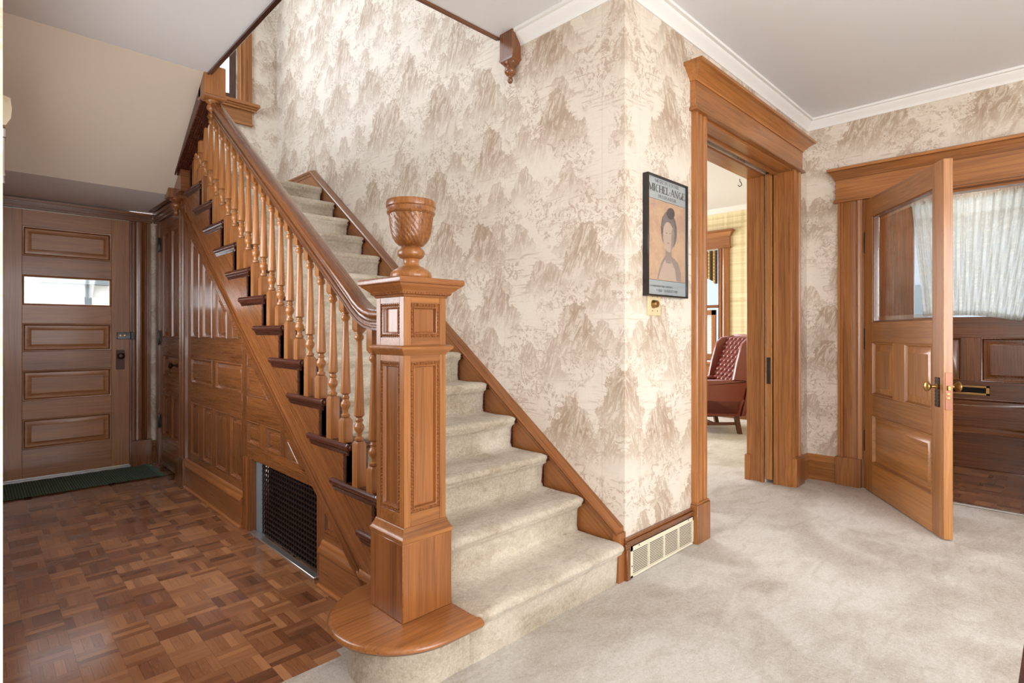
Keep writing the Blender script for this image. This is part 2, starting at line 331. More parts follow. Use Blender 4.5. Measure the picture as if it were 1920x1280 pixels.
class MB:
    """collects shapes into one mesh; .m is a local matrix for what is added next"""
    def __init__(s, mats, bevel=0.0):
        s.bm = bmesh.new(); s.mats = mats if isinstance(mats, (list, tuple)) else [mats]; s.M = Matrix.Identity(4); s.bv = bevel
    def _mi(s, axis):
        return axis if len(s.mats) >= 3 else 0
    def faces(s, vs, fs, mi=0, smooth=False):
        bv = [s.bm.verts.new(s.M @ Vector(v)) for v in vs]; out = []
        for f in fs:
            try:
                q = s.bm.faces.new([bv[i] for i in f]); q.material_index = mi; q.smooth = smooth; out.append(q)
            except ValueError: pass
        return bv, out
    def box(s, x0, x1, y0, y1, z0, z1, axis=None, bevel=None, mi=None):
        x0, x1 = min(x0, x1), max(x0, x1); y0, y1 = min(y0, y1), max(y0, y1); z0, z1 = min(z0, z1), max(z0, z1)
        vs = [(x0,y0,z0),(x1,y0,z0),(x1,y1,z0),(x0,y1,z0),(x0,y0,z1),(x1,y0,z1),(x1,y1,z1),(x0,y1,z1)]
        fs = [(0,3,2,1),(4,5,6,7),(0,1,5,4),(1,2,6,5),(2,3,7,6),(3,0,4,7)]
        if axis is None:
            d = (x1-x0, y1-y0, z1-z0); axis = d.index(max(d))
        bv, f = s.faces(vs, fs, s._mi(axis) if mi is None else mi)
        b = s.bv if bevel is None else bevel
        if b: 
            b = min(b, 0.45 * min(x1-x0, y1-y0, z1-z0))
            es = list({e for q in f for e in q.edges})
            bmesh.ops.bevel(s.bm, geom=es, offset=b, segments=1, affect='EDGES', profile=0.5)
    def prism(s, poly, axis, a, b, mi=None, smooth=False, grain=None):
        """poly in the two remaining axes (order x,y,z without axis), extruded from a to b"""
        def p3(p, t):
            return {0: (t, p[0], p[1]), 1: (p[0], t, p[1]), 2: (p[0], p[1], t)}[axis]
        n = len(poly); vs = [p3(p, a) for p in poly] + [p3(p, b) for p in poly]
        fs = [tuple(range(n)), tuple(range(2*n-1, n-1, -1))] + [(i, i+n, (i+1) % n + n, (i+1) % n) for i in range(n)]
        s.faces(vs, fs, s._mi(axis if grain is None else grain) if mi is None else mi, smooth)
    def lathe(s, prof, cx, cy, seg=20, mi=None, rot=None, rfun=None, cap=True, smooth=True):
        """prof: list of (r, z)"""
        vs = []; fs = []
        for r, z in prof:
            for i in range(seg):
                a = 2 * PI * (i + 0.5) / seg
                rr = r if rfun is None else rfun(r, z, a)
                vs.append((cx + rr * math.cos(a), cy + rr * math.sin(a), z))
        n = len(prof)
        for j in range(n-1):
            for i in range(seg): fs.append((j*seg+i, j*seg+(i+1) % seg, (j+1)*seg+(i+1) % seg, (j+1)*seg+i))
        mi_ = s._mi(2) if mi is None else mi
        if rot is not None:
            old = s.M; s.M = s.M @ rot
        bv, _ = s.faces(vs, fs, mi_, smooth)
        if cap:
            for k0 in (0, n-1):
                try:
                    q = s.bm.faces.new([bv[k0*seg+i] for i in range(seg)]); q.material_index = mi_
                except ValueError: pass
        if rot is not None: s.M = old
    def rings(s, poly, steps, mi, y0=0.0, flip=False):
        """convex poly in local (x,z); steps: list of (inset, y).  Nested loops, closed by the last one"""
        loops = []
        for ins, yy in steps:
            loops.append([(p[0], y0 + (-yy if flip else yy), p[1]) for p in inset(poly, ins)])
        n = len(poly); vs = [v for l in loops for v in l]; fs = []
        for j in range(len(loops)-1):
            for i in range(n): fs.append((j*n+i, j*n+(i+1) % n, (j+1)*n+(i+1) % n, (j+1)*n+i))
        b = (len(loops)-1)*n; fs.append(tuple(b+i for i in range(n)))
        s.faces(vs, fs, mi)
    def sweep(s, prof, path, closed=False, mi=0, smooth=True):
        """prof: list of (a, b); path: list of (origin, A-dir, B-dir)"""
        n = len(prof); vs = []; fs = []
        for o, A, B in path:
            o = Vector(o); A = Vector(A); B = Vector(B)
            for a, b in prof: vs.append(tuple(o + A*a + B*b))
        for j in range(len(path)-1):
            for i in range(n): fs.append((j*n+i, j*n+(i+1) % n, (j+1)*n+(i+1) % n, (j+1)*n+i))
        fs.append(tuple(range(n))); fs.append(tuple((len(path)-1)*n + i for i in range(n-1, -1, -1)))
        s.faces(vs, fs, mi, smooth)
    def build(s, name, parent=None, loc=(0, 0, 0), rz=0.0, auto=True):
        bm = s.bm
        bmesh.ops.remove_doubles(bm, verts=bm.verts, dist=1e-6)
        bmesh.ops.recalc_face_normals(bm, faces=bm.faces)
        me = bpy.data.meshes.new(name); bm.to_mesh(me); bm.free()
        for m in s.mats: me.materials.append(m)
        if auto:
            try: me.set_sharp_from_angle(angle=math.radians(38))
            except Exception: pass
        o = bpy.data.objects.new(name, me); COL.objects.link(o)
        if parent is not None: o.parent = parent
        o.location = loc; o.rotation_euler = (0, 0, rz)
        return o

def inset(poly, d):
    if d == 0: return [tuple(p) for p in poly]
    n = len(poly); area_ = sum(poly[i][0]*poly[(i+1) % n][1] - poly[(i+1) % n][0]*poly[i][1] for i in range(n))
    sg = 1 if area_ > 0 else -1; lines = []
    for i in range(n):
        a = Vector(poly[i]); b = Vector(poly[(i+1) % n]); t = (b-a).normalized(); nn = Vector((-t.y, t.x)) * sg
        lines.append((a + nn*d, t))
    out = []
    for i in range(n):
        p, r = lines[i-1]; q, t = lines[i]; den = r.x*t.y - r.y*t.x
        if abs(den) < 1e-9: out.append(tuple(q)); continue
        u = ((q.x-p.x)*t.y - (q.y-p.y)*t.x) / den; out.append((p.x + r.x*u, p.y + r.y*u))
    return out

def rect(x0, x1, z0, z1): return [(x0, z0), (x1, z0), (x1, z1), (x0, z1)]

def raised(mb, poly, mi, y0=0.0, flip=False, w=0.05, depth=0.016):
    """moulded edge, recess and raised field filling a frame opening"""
    mb.rings(poly, [(0, 0.0), (0.003, -0.004), (0.009, -0.003), (0.013, 0.006), (0.019, depth), (0.021 if w < .04 else w*0.45, depth), (w*0.95, depth*0.45), (w, depth*0.25)], mi, y0, flip)

def thing(name, label, cat, loc=(0, 0, 0), rz=0.0, group=None):
    o = bpy.data.objects.new(name, None); o.empty_display_size = 0.1; COL.objects.link(o)
    o.location = loc; o.rotation_euler = (0, 0, rz); tag(o, label, cat, group); return o
def tag(o, label, cat, group=None, kind=None):
    o['label'] = label; o['category'] = cat
    if group: o['group'] = group
    if kind: o['kind'] = kind
    return o
def struct(o, label=None, cat=None):
    o['kind'] = 'structure'
    if label: o['label'] = label
    if cat: o['category'] = cat
    return o

# ================================================================== the shell
CZ = 2.86           # ceiling
XW = 2.205          # stair wall face
YP = 1.475          # poster wall face
XR = 4.79           # right wall face
YD = 5.76           # side-door wall face
YB = 5.65           # landing back wall
XE = 7.35           # parlor far wall
Z14 = 2.418

b = MB([CARPET])
b.prism([(-3.2, -3.2), (4.79, -3.2), (4.79, 1.70), (7.5, 1.70), (7.5, 5.7), (2.3, 5.7), (2.3, 1.9), (0.96, 1.9), (0.96, 1.855), (-3.2, 1.855)], 2, -0.12, 0.0)
struct(b.build('floor'), 'cream wall-to-wall carpet on the hall and parlor floor', 'floor')
b = MB([PARQ]); b.box(-0.2, 1.45, 1.855, 5.95, -0.12, -0.002)
struct(b.build('floor'), 'glossy mosaic parquet floor beside the stairs', 'floor')
b = MB([PARQ]); b.box(4.79, 6.4, -1.2, 1.699, -0.12, 0.0)
struct(b.build('floor'), 'mosaic parquet floor inside the entry vestibule', 'floor')
# ceiling with the stair opening
b = MB([CEIL])
b.box(-3.2, 5.0, -3.2, 2.30, CZ, CZ+0.14)
b.box(-0.2, 1.10, 2.30, 3.94, CZ, CZ+0.14)
b.box(2.33, 7.6, 2.30, 5.9, CZ, CZ+0.14); b.box(5.0, 7.6, 1.6, 2.30, CZ, CZ+0.14); 
b.box(5.0, 7.6, -3.2, 1.6, CZ, CZ+0.14)
struct(b.build('ceiling'), 'off-white flat plaster ceiling', 'ceiling')
b = MB([SOFF]); b.prism([(3.94, CZ), (4.846, 2.225), (4.846, 2.40), (3.94, CZ+0.2)], 0, -0.1, 1.14)
struct(b.build('ceiling'), 'sloping beige underside of the upper stair flight', 'ceiling')
b = MB([SOFF2]); b.box(-0.1, 1.155, 4.846, YD, 2.225, 2.38)
struct(b.build('ceiling'), 'low white ceiling under the stair landing', 'ceiling')
# walls
b = MB([WP]); b.box(XW, 2.34, YP, 5.9, 0, 5.4)
struct(b.build('wall_stair'), 'tall toile wallpapered wall along the stairs', 'wall')
b = MB([WP])
b.box(2.34, 3.0, YP, 1.775, 0, CZ); b.box(4.42, 4.90, YP, 1.598, 0, CZ); b.box(4.42, 4.90, 1.657, 1.775, 0, CZ); b.box(3.0, 4.42, YP, 1.60, 2.40, CZ); b.box(3.0, 4.42, 1.65, 1.775, 2.40, CZ); b.box(3.0,4.42,1.59,1.66,2.45,CZ)
struct(b.build('wall_poster'), 'toile wallpapered wall holding the framed poster', 'wall')
b = MB([WP])
b.box(XR, 4.94, 1.07, YP, 0, CZ); b.box(XR, 4.94, 0.03, 1.07, 2.165, CZ); b.box(XR, 4.94, -3.2, 0.03, 0, CZ)
struct(b.build('wall_right'), 'toile wallpapered wall around the vestibule door', 'wall')
b = MB([WP])
b.box(-0.12, 0.165, YD, 5.90, 0, 2.9); b.box(0.985, 2.3, YD, 5.90, 0, 2.2); b.box(0.165, 0.985, YD, 5.90, 2.14, 2.9)
struct(b.build('wall_back'), 'wall around the panelled side door', 'wall')
b = MB([WP])
b.box(-0.12, 0.95, YB, 5.78, 2.38, 5.4); b.box(1.82, 2.3, YB, 5.78, 2.38, 5.4); b.box(0.95, 1.82, YB, 5.78, 2.38, 3.40); b.box(0.95, 1.82, YB, 5.78, 4.85, 5.4)
struct(b.build('wall_landing'), 'toile wallpapered wall behind the stair landing', 'wall')
b = MB([WP]); b.box(-0.12, 0.02, 0.67, 2.35, 0, CZ); b.box(-0.12, 0.02, 3.85, YD, 0, CZ); b.box(-0.12, 0.02, 2.35, 3.85, 0, 1.0); b.box(-0.12, 0.02, 2.35, 3.85, 2.1, CZ); b.box(-3.2, -0.12, 0.67, 0.79, 0, CZ)
struct(b.build('wall_left'), 'wallpapered wall end at the left of the hall', 'wall')
b = MB([WP])
# enclosing walls behind the camera, with window openings
b.box(-3.2, -0.45, -3.14, -3.0, 0, CZ); b.box(2.85, 4.9, -3.14, -3.0, 0, CZ); b.box(-0.45, 2.85, -3.14, -3.0, 0, 0.65); b.box(-0.45, 2.85, -3.14, -3.0, 2.45, CZ)
b.box(-3.14, -3.0, -3.0, -2.35, 0, CZ); b.box(-3.14, -3.0, -0.05, 0.67, 0, CZ); b.box(-3.14, -3.0, -2.35, -0.05, 0, 0.65); b.box(-3.14, -3.0, -2.35, -0.05, 2.45, CZ)
struct(b.build('wall_front'), 'walls with windows behind the viewer', 'wall')
b = MB([WP])
b.box(-0.52, 2.205, 2.16, 2.29, CZ+.14, 5.4); b.box(-0.5, -0.38, 2.29, 3.1, CZ, 5.4); b.box(-0.5, -0.38, 4.7, 5.78, CZ, 5.4); b.box(-0.5, -0.38, 3.1, 4.7, CZ, 3.3); b.box(-0.5, -0.38, 3.1, 4.7, 4.9, 5.4)
b.box(-0.5, -0.12, 5.65, 5.78, 2.4, 5.4); b.box(-0.5, -0.12, 2.29, 5.65, CZ+.14, CZ+.2)
struct(b.build('wall_upper'), 'upstairs hall walls above the stair opening', 'wall')
b = MB([CEIL]); b.box(-0.52, 2.34, 2.16, 5.9, 5.4, 5.5)
struct(b.build('ceiling'), 'upstairs ceiling over the stairwell', 'ceiling')
# parlor
b = MB([PLAID])
b.box(XE, 7.49, 1.7, 3.30-0.02+0.0, 0, CZ); b.box(XE, 7.49, 4.45, 5.6, 0, CZ); b.box(XE, 7.49, 3.28, 4.45, 0, 0.75); b.box(XE, 7.49, 3.28, 4.45, 2.32, CZ)
b.box(2.34, 4.4, 5.5, 5.6, 0, CZ); b.box(6.8, XE, 5.5, 5.6, 0, CZ); b.box(4.4, 6.8, 5.5, 5.6, 0, 0.6); b.box(4.4, 6.8, 5.5, 5.6, 2.5, CZ)
b.box(4.9, XE, 1.70, 1.80, 0, CZ)
struct(b.build('wall_parlor'), 'pale yellow plaid wallpapered walls of the parlor', 'wall')

# vestibule shell
b = MB(OAKD, 0.003)
b.box(4.94, 6.10, 1.30, 1.34, 0, 2.62)          # left wall boarding
for i, (a0, a1) in enumerate([(4.95, 5.30), (5.36, 5.70), (5.76, 6.02)]):
    b.rings([(a0, 1.2), (a1, 1.2), (a1, 2.1), (a0, 2.1)], [(0, 0), (0.01, 0.012), (0.03, 0.012), (0.05, 0.003)], 2, 1.299, False)
b.box(4.94, 6.08, 1.27, 1.30, 1.12, 1.17); b.box(4.94, 6.08, 1.28, 1.30, 0, 0.2)
b.box(5.30, 5.36, 1.27, 1.30, 0.2, 2.5); b.box(5.70, 5.76, 1.27, 1.30, 0.2, 2.5)
b.box(4.94, 6.4, -1.2, -1.16, 0, 2.62)
struct(b.build('wall_vestibule'), 'brown oak boarded wall of the entry vestibule', 'wall')
b = MB([CEIL]); b.box(4.94, 6.3, -1.2, 1.3, 2.52, 2.62)
struct(b.build('ceiling'), 'vestibule ceiling', 'ceiling')

# crown moulding
CP = [(0, 0), (0.006, 0), (0.010, 0.012), (0.016, 0.020), (0.034, 0.042), (0.044, 0.052), (0.046, 0.060), (0.062, 0.062), (0.062, 0.078), (0, 0.078)]
b = MB([CROWN])
b.sweep(CP, [((XW, 2.17, CZ-0.078), (-1, 0, 0), (0, 0, 1)), ((XW, YP, CZ-0.078), (-1, -1, 0), (0, 0, 1)), ((XR, YP, CZ-0.078), (-1, -1, 0), (0, 0, 1)), ((XR, -3.0, CZ-0.078), (-1, 0, 0), (0, 0, 1))], smooth=False)
b.sweep(CP, [((XE, 1.8, CZ-0.06), (-1, 0, 0), (0, 0, 1)), ((XE, 5.5, CZ-0.06), (-1, 0, 0), (0, 0, 1))], smooth=False)
struct(b.build('trim_1'), 'white crown moulding at the ceiling', 'trim')

# dark moulding around the stair opening
OP = [(0, -0.012), (0.010, -0.014), (0.016, -0.004), (0.026, -0.008), (0.034, 0.0), (0.034, 0.06), (0, 0.06)]
b = MB(DARK)
b.sweep(OP, [((1.092, 3.93, CZ), (1, 0, 0), (0, 0, 1)), ((1.092, 2.29, CZ), (1, 0, 0), (0, 0, 1))], mi=1, smooth=False)
struct(b.build('trim_2'), 'dark oak moulding along the left edge of the stair opening', 'trim')
b = MB(OAKD)
b.sweep(OP, [((1.126, 2.29, CZ), (0, 1, 0), (0, 0, 1)), ((2.16, 2.29, CZ), (0, 1, 0), (0, 0, 1))], mi=0, smooth=False)
struct(b.build('trim_3'), 'brown oak moulding along the near edge of the stair opening', 'trim')

# ------------------------------------------------------------------ baseboards
BPF = [(0, 0), (0.017, 0), (0.017, 0.145), (0.022, 0.15), (0.022, 0.162), (0.016, 0.172), (0.010, 0.184), (0.006, 0.196), (0, 0.2)]
def baseboard(name, segs, mats=OAK, label=None):
    b = MB(mats)
    for p0, p1, nrm in segs:
        ax = 0 if abs(p1[0]-p0[0]) > abs(p1[1]-p0[1]) else 1
        b.sweep(BPF, [((p0[0], p0[1], 0), (nrm[0], nrm[1], 0), (0, 0, 1)), ((p1[0], p1[1], 0), (nrm[0], nrm[1], 0), (0, 0, 1))], mi=ax, smooth=False)
    return struct(b.build(name), label, 'baseboard')
baseboard('baseboard_right', [((XR, YP, ), (XR, 1.265), (-1, 0)), ((XR, -0.14), (XR, -3.0), (-1, 0))], label='short brown baseboard between the two doorways')
baseboard('baseboard_corner', [((4.62, YP), (XR, YP), (0, -1))], label='baseboard stub in the corner by the pocket doorway')
b = MB(OAKD, 0.002)
b.box(2.188, 2.862, YP-0.018, YP, 0.150, 0.176); b.box(2.19, 2.862, YP-0.026, YP, 0.176, 0.186); b.box(2.19, 2.862, YP-0.016, YP, 0.186, 0.2)
b.box(2.195, 2.225, YP-0.020, YP, 0, 0.150)
struct(b.build('baseboard_poster'), 'oak baseboard cap above the cream floor register', 'baseboard')
baseboard('baseboard_parlor', [((XE, 1.8), (XE, 5.5), (-1, 0))], OAKD, 'baseboard of the parlor')
baseboard('baseboard_back', [((1.135, YD), (1.19, YD), (0, -1))], OAKD, 'stub of baseboard beside the side door')

# ------------------------------------------------------------------ casings (local frame: x across, face towards -y)
def casing_strip(b, x0, x1, z0, z1, th=0.030, outer=+1):
    """fluted door casing, y 0 (wall) to -th"""
    w = x1 - x0
    xs = [(0, .72), (.12, .72), (.15, 1.0), (.22, 1.0), (.26, .62), (.34, .62), (.5, .9), (.68, .62), (.78, .62), (.82, .95), (.88, .8), (1.0, .8)]
    if outer < 0: xs = [(1-a, d) for a, d in reversed(xs)]
    poly = [(x0, 0)] + [(x0 + a*w, -th*d) for a, d in xs] + [(x1, 0)]
    b.prism(poly, 2, z0, z1, grain=2)
def header(b, x0, x1, z0, z1, th=0.03, cap=0.08):
    """frieze board with neck mould and projecting cap"""
    b.box(x0, x1, -th, 0, z0+0.02, z1-0.06, axis=0)
    b.box(x0-0.015, x1+0.015, -th-0.018, 0, z0, z0+0.014, axis=0); b.box(x0-0.008, x1+0.008, -th-0.010, 0, z0+0.014, z0+0.024, axis=0)
    prof = [(0, 0), (th+0.006, 0), (th+0.010, 0.012), (th+cap*.30, 0.022), (th+cap*.45, 0.038), (th+cap*.75, 0.056), (th+cap*.82, 0.062), (th+cap, 0.066), (th+cap, 0.084), (th+cap*.7, 0.092), (0, 0.096)]
    # mitred returns at both ends
    e = z1 - 0.062
    path = [((x0, 0, e), (-1, 0, 0), (0, 0, 1)), ]
    loops = []
    for a, h in prof:
        pass
    n = len(prof); vs = []; fs = []
    for (ox, oy, dx, dy) in [(x0, 0.0, -1, 0), (x0, 0.0, -1, -1), (x1, 0.0, 1, -1), (x1, 0.0, 1, 0)]:
        for a, h in prof:
            pa = a
            if (dx, dy) in ((-1, 0), (1, 0)): vs.append((ox + dx*max(pa-th, 0), 0.0, e+h))
            else: vs.append((ox + dx*max(pa-th, 0), -pa, e+h))
    for j in range(3):
        for i in range(n-1): fs.append((j*n+i, j*n+i+1, (j+1)*n+i+1, (j+1)*n+i))
    b.faces(vs, fs, 0)
# pocket doorway
b = MB(OAK, 0.002)
b.M = Matrix.Translation((0, YP, 0))
casing_strip(b, 2.858, 3.0, 0.22, 2.40); casing_strip(b, 4.42, 4.575, 0.22, 2.40, outer=-1)
b.box(2.848, 3.0, -0.044, 0, 0, 0.215, axis=2); b.box(2.852, 3.0, -0.038, 0, 0.215, 0.225, axis=0)
b.box(4.42, 4.60, -0.044, 0, 0, 0.215, axis=2); b.box(4.42, 4.595, -0.038, 0, 0.215, 0.225, axis=0)
header(b, 2.845, 4.585, 2.40, 2.625, th=0.032, cap=0.075)
b.M = Matrix.Identity(4)
for x0, x1 in ((2.998, 3.014), (4.404, 4.422)):
    b.box(x0, x1, YP-0.01, 1.590, 0, 2.41, axis=2); b.box(x0, x1, 1.665, 1.80, 0, 2.41, axis=2)
b.box(4.394, 4.41, 1.56, 1.592, 0, 2.39, axis=2); b.box(4.394, 4.41, 1.663, 1.69, 0, 2.39, axis=2)
b.box(3.0, 4.42, YP-0.01, 1.590, 2.388, 2.402, axis=0); b.box(3.0, 4.42, 1.665, 1.80, 2.388, 2.402, axis=0)
b.box(3.0, 4.42, 1.565, 1.592, 2.376, 2.39, axis=0)
b.box(4.385, 4.42, 1.77, 1.81, 0, 0.2, axis=2)
struct(b.build('trim_4'), 'oak casing and capped header around the parlor doorway', 'trim')
b = MB([IRON]); b.box(3.0, 4.42, 1.60, 1.655, 2.425, 2.44)
struct(b.build('trim_5'), 'dark sliding door track in the parlor doorway head', 'trim')
# pocket door edge
b = MB(OAKL, 0.003); b.box(4.392, 4.88, 1.603, 1.652, 0.03, 2.40, axis=2)
pd = struct(b.build('door_3'), 'sliding oak pocket door pushed back into the wall', 'door')
b = MB([BLACK], 0.001); b.box(4.388, 4.393, 1.612, 1.640, 0.77, 0.975); b.build('edge_pull', pd)

# vestibule doorway casing (faces -x) : local x = -world y
RM = Matrix.Rotation(-PI/2, 4, 'Z')   # local (x,y) -> world (y, -x)
b = MB(OAK, 0.002)
lx = lambda y: -y
casing_strip(b, lx(1.25), lx(1.085), 0.215, 2.165, th=0.032, outer=+1)
casing_strip(b, lx(0.02), lx(-0.13), 0.215, 2.165, th=0.032, outer=-1)
b.box(lx(1.262), lx(1.09), -0.046, 0, 0, 0.215, axis=2); b.box(lx(0.02), lx(-0.14), -0.046, 0, 0, 0.215, axis=2)
header(b, lx(1.262), lx(-0.15), 2.165, 2.40, th=0.032, cap=0.05)
b.box(lx(1.088), lx(1.070), -0.005, 0.15, 0, 2.165, axis=2); b.box(lx(0.035), lx(0.02), -0.005, 0.15, 0, 2.165, axis=2)
b.box(lx(1.07), lx(0.035), -0.005, 0.15, 2.158, 2.17, axis=0)
b.box(lx(1.075), lx(1.055), 0.06, 0.15, 0, 2.158, axis=2); b.box(lx(0.05), lx(0.03), 0.06, 0.15, 0, 2.158, axis=2); b.box(lx(1.06), lx(0.04), 0.06, 0.15, 2.14, 2.158, axis=0)
struct(b.build('trim_6', loc=(XR, 0, 0), rz=-PI/2), 'oak casing and capped header around the vestibule door', 'trim')
b = MB([STEEL], 0.003); b.box(4.765, 4.80, 0.035, 1.05, 0.0, 0.012)
struct(b.build('trim_7'), 'metal strip where the carpet meets the vestibule floor', 'trim')

# ------------------------------------------------------------------ knobs etc.
def knob(name, parent, pos, direction, mat_, r=0.028, ln=0.06):
    """round knob on a neck, axis along direction (local to the parent)"""
    k_ = MB([mat_]); prof = [(0.0005, 0), (0.016, 0), (0.016, 0.004), (0.009, 0.008), (0.008, ln*.45), (0.013, ln*.55), (r*.8, ln*.66), (r, ln*.80), (r*.98, ln*.90), (r*.7, ln*.99), (r*.3, ln*1.02), (0.0005, ln*1.03)]
    q = Vector((0, 0, 1)).rotation_difference(Vector(direction)).to_matrix().to_4x4()
    k_.M = Matrix.Translation(pos) @ q; k_.lathe(prof, 0, 0, 22, cap=False)
    return k_.build(name, parent)
def hinge(parent, x, y, z, h=0.11, mat_=BLACK, w=0.045, name='hinge'):
    k_ = MB([mat_], 0.001); k_.box(x, x+w, y-0.004, y, z-h/2, z+h/2)
    k_.lathe([(0.0005, z-h/2-.012), (0.005, z-h/2-0.008), (0.008, z-h/2), (0.008, z+h/2), (0.005, z+h/2+0.008), (0.0005, z+h/2+.012)], x, y-0.006, 12, cap=False)
    return k_.build(name, parent)

# ------------------------------------------------------------------ side door (door_1)
o = thing('door_1', 'five-part brown oak side door with a narrow window pane', 'door', (0, YD-0.02, 0)); o['kind'] = 'structure'
b = MB(OAKM, 0.0015)
y0, y1 = 0.0, 0.04
b.box(0.168, 0.282, y0, y1, 0.022, 2.133, axis=2); b.box(0.852, 0.98, y0, y1, 0.022, 2.133, axis=2)
for z0, z1 in ((0.022, 0.248), (0.484, 0.630), (0.866, 1.017), (1.240, 1.385), (1.620, 1.772), (2.004, 2.133)):
    b.box(0.282, 0.852, y0, y1, z0, z1, axis=0)
b.build('frame', o)
for z0, z1 in ((0.248, 0.484), (0.630, 0.866), (1.017, 1.240), (1.772, 2.004)):
    b = MB(OAKM); raised(b, rect(0.282, 0.852, z0, z1), 0, 0.0, w=0.055); b.box(0.282, 0.852, 0.03, 0.036, z0, z1, bevel=0); b.build('panel', o)
b = MB(OAKM); b.rings(rect(0.282, 0.852, 1.385, 1.620), [(0, 0), (0.004, -0.006), (0.012, 0.0), (0.014, 0.014)], 0)
b.bm.faces.ensure_lookup_table()
bmesh.ops.delete(b.bm, geom=[b.bm.faces[-1]], context='FACES'); b.build('glazing_bead', o)
b = MB([GLASS]); b.box(0.294, 0.84, 0.014, 0.018, 1.397, 1.608); b.build('glass_pane', o)
b = MB([BLACK], 0.003); b.box(0.888, 0.985, -0.022, 0, 1.11, 1.168); b.box(0.985, 1.015, -0.030, 0.0, 1.105, 1.172); nl = b.build('night_latch', o)
b = MB([BRASS]); 
for xx in (0.915, 0.945): b.M = Matrix.Translation((xx, -0.022, 1.140)) @ Matrix.Rotation(PI/2, 4, 'X'); b.lathe([(0.009, 0), (0.009, 0.003), (0.005, 0.004), (0.0005, 0.004)], 0, 0, 14)
b.build('brass_button', nl)
b = MB([BRONZE], 0.002); b.box(0.884, 0.945, -0.006, 0, 0.849, 1.016); lp = b.build('lock_plate', o)
knob('door_knob', o, (0.914, -0.006, 0.965), (0, -1, 0), BRONZE, 0.027, 0.055)
# casing
b = MB(OAKD, 0.002); b.M = Matrix.Translation((0, YD, 0))
casing_strip(b, 0.998, 1.135, 0.225, 2.135, th=0.045, outer=-1)
b.box(0.993, 1.142, -0.055, 0, 0, 0.222, axis=2); b.box(0.02, 0.165, -0.04, 0, 0, 2.135, axis=2)
b.box(0.02, 1.15, -0.030, 0, 2.138, 2.205, axis=0); b.box(0.02, 1.155, -0.050, 0, 2.192, 2.215, axis=0); b.box(0.02, 1.15, -0.038, 0, 2.150, 2.160, axis=0)
b.box(0.98, 0.998, -0.022, 0.10, 0, 2.14, axis=2); b.box(0.15, 0.168, -0.02, 0.10, 0, 2.14, axis=2); b.box(0.168, 0.98, 0.03, 0.10, 2.133, 2.15, axis=0)
struct(b.build('trim_8'), 'fluted oak casing and head trim around the side door', 'trim')
b = MB([STEEL], 0.002); b.box(0.165, 0.985, YD-0.05, YD+0.03, -0.004, 0.018)
struct(b.build('trim_9'), 'light metal threshold strip under the side door', 'trim')

# ------------------------------------------------------------------ closet door under the landing (door_2), faces -x
XP = 1.17
o = thing('door_2', 'tall narrow oak closet door beside the stair paneling', 'door', (XP, 0, 0), -PI/2); o['kind'] = 'structure'
b = MB(OAKD, 0.0015); L0, L1 = lx(5.555), lx(4.885)
p0, p1, p2, p3 = lx(5.447), lx(5.235), lx(5.16), lx(4.95)
b.box(L0, p0, 0, 0.035, 0.03, 2.125, axis=2); b.box(p3, L1, 0, 0.035, 0.03, 2.125, axis=2)
for z0, z1 in ((0.03, 0.29), (0.645, 0.80), (0.98, 1.125), (2.01, 2.125)): b.box(p0, p3, 0, 0.035, z0, z1, axis=0)
for z0, z1 in ((0.29, 0.645), (1.125, 2.01)): b.box(p1, p2, 0, 0.035, z0, z1, axis=2)
b.build('frame', o)
for x0, x1, z0, z1 in ((p0, p1, 0.29, 0.645), (p2, p3, 0.29, 0.645), (p0, p3, 0.80, 0.98), (p0, p1, 1.125, 2.01), (p2, p3, 1.125, 2.01)):
    b = MB(OAKD); raised(b, rect(x0, x1, z0, z1), 2, w=0.045); b.build('panel', o)
knob('door_knob', o, (lx(4.995), 0, 0.905), (0, -1, 0), BRONZE, 0.026, 0.06)
for z in (1.93, 1.12, 0.40): hinge(o, L0-0.004, -0.002, z, 0.11)
b = MB(OAKD, 0.002)
b.box(lx(5.60), lx(5.557), -0.012, 0.03, 0, 2.13, axis=2); b.box(lx(5.76), lx(5.60), 0.01, 0.03, 0.0, 2.13, axis=2)
b.box(lx(5.70), lx(4.80), -0.02, 0.03, 2.13, 2.225, axis=0); b.box(lx(5.71), lx(4.80), -0.035, 0, 2.185, 2.21, axis=0); b.box(lx(5.71), lx(4.80), -0.028, 0, 2.15, 2.16, axis=0)
struct(b.build('trim_10', loc=(XP, 0, 0), rz=-PI/2), 'oak jamb and head moulding over the closet door', 'trim')

# ------------------------------------------------------------------ paneling under the stairs
SL = 0.7246; C0 = -1.363
line = lambda y: SL*y + C0
o = thing('stair_paneling', 'brown oak raised-panel wall under the open side of the stairs', 'paneling', (XP, 0, 0), -PI/2)
b = MB(OAKD, 0.0015)   # post with flutes
b.prism([(lx(4.88), 0.03), (lx(4.88), -0.010), (lx(4.85), -0.012), (lx(4.845), -0.026), (lx(4.82), -0.026), (lx(4.815), -0.014), (lx(4.79), -0.012), (lx(4.785), -0.026), (lx(4.755), -0.026), (lx(4.75), -0.014), (lx(4.72), -0.012), (lx(4.715), -0.02), (lx(4.69), -0.02), (lx(4.685), 0.03)], 2, 0.215, 2.13, grain=2)
b.box(lx(4.892), lx(4.675), -0.040, 0.03, 0, 0.205, axis=2); b.box(lx(4.888), lx(4.68), -0.034, 0.03, 0.205, 0.216, axis=1)
b.build('fluted_post', o)
b = MB(OAKD, 0.0012)
YS = [(4.606, 4.400), (4.317, 4.105), (4.026, 3.803), (3.734, 3.520)]
T = 0.03
for ya, yb in ((4.69, 4.606), (3.520, 3.431)):                     # main stiles
    b.box(lx(ya), lx(yb), 0, T, 0.0, line(yb)-0.02, axis=2)
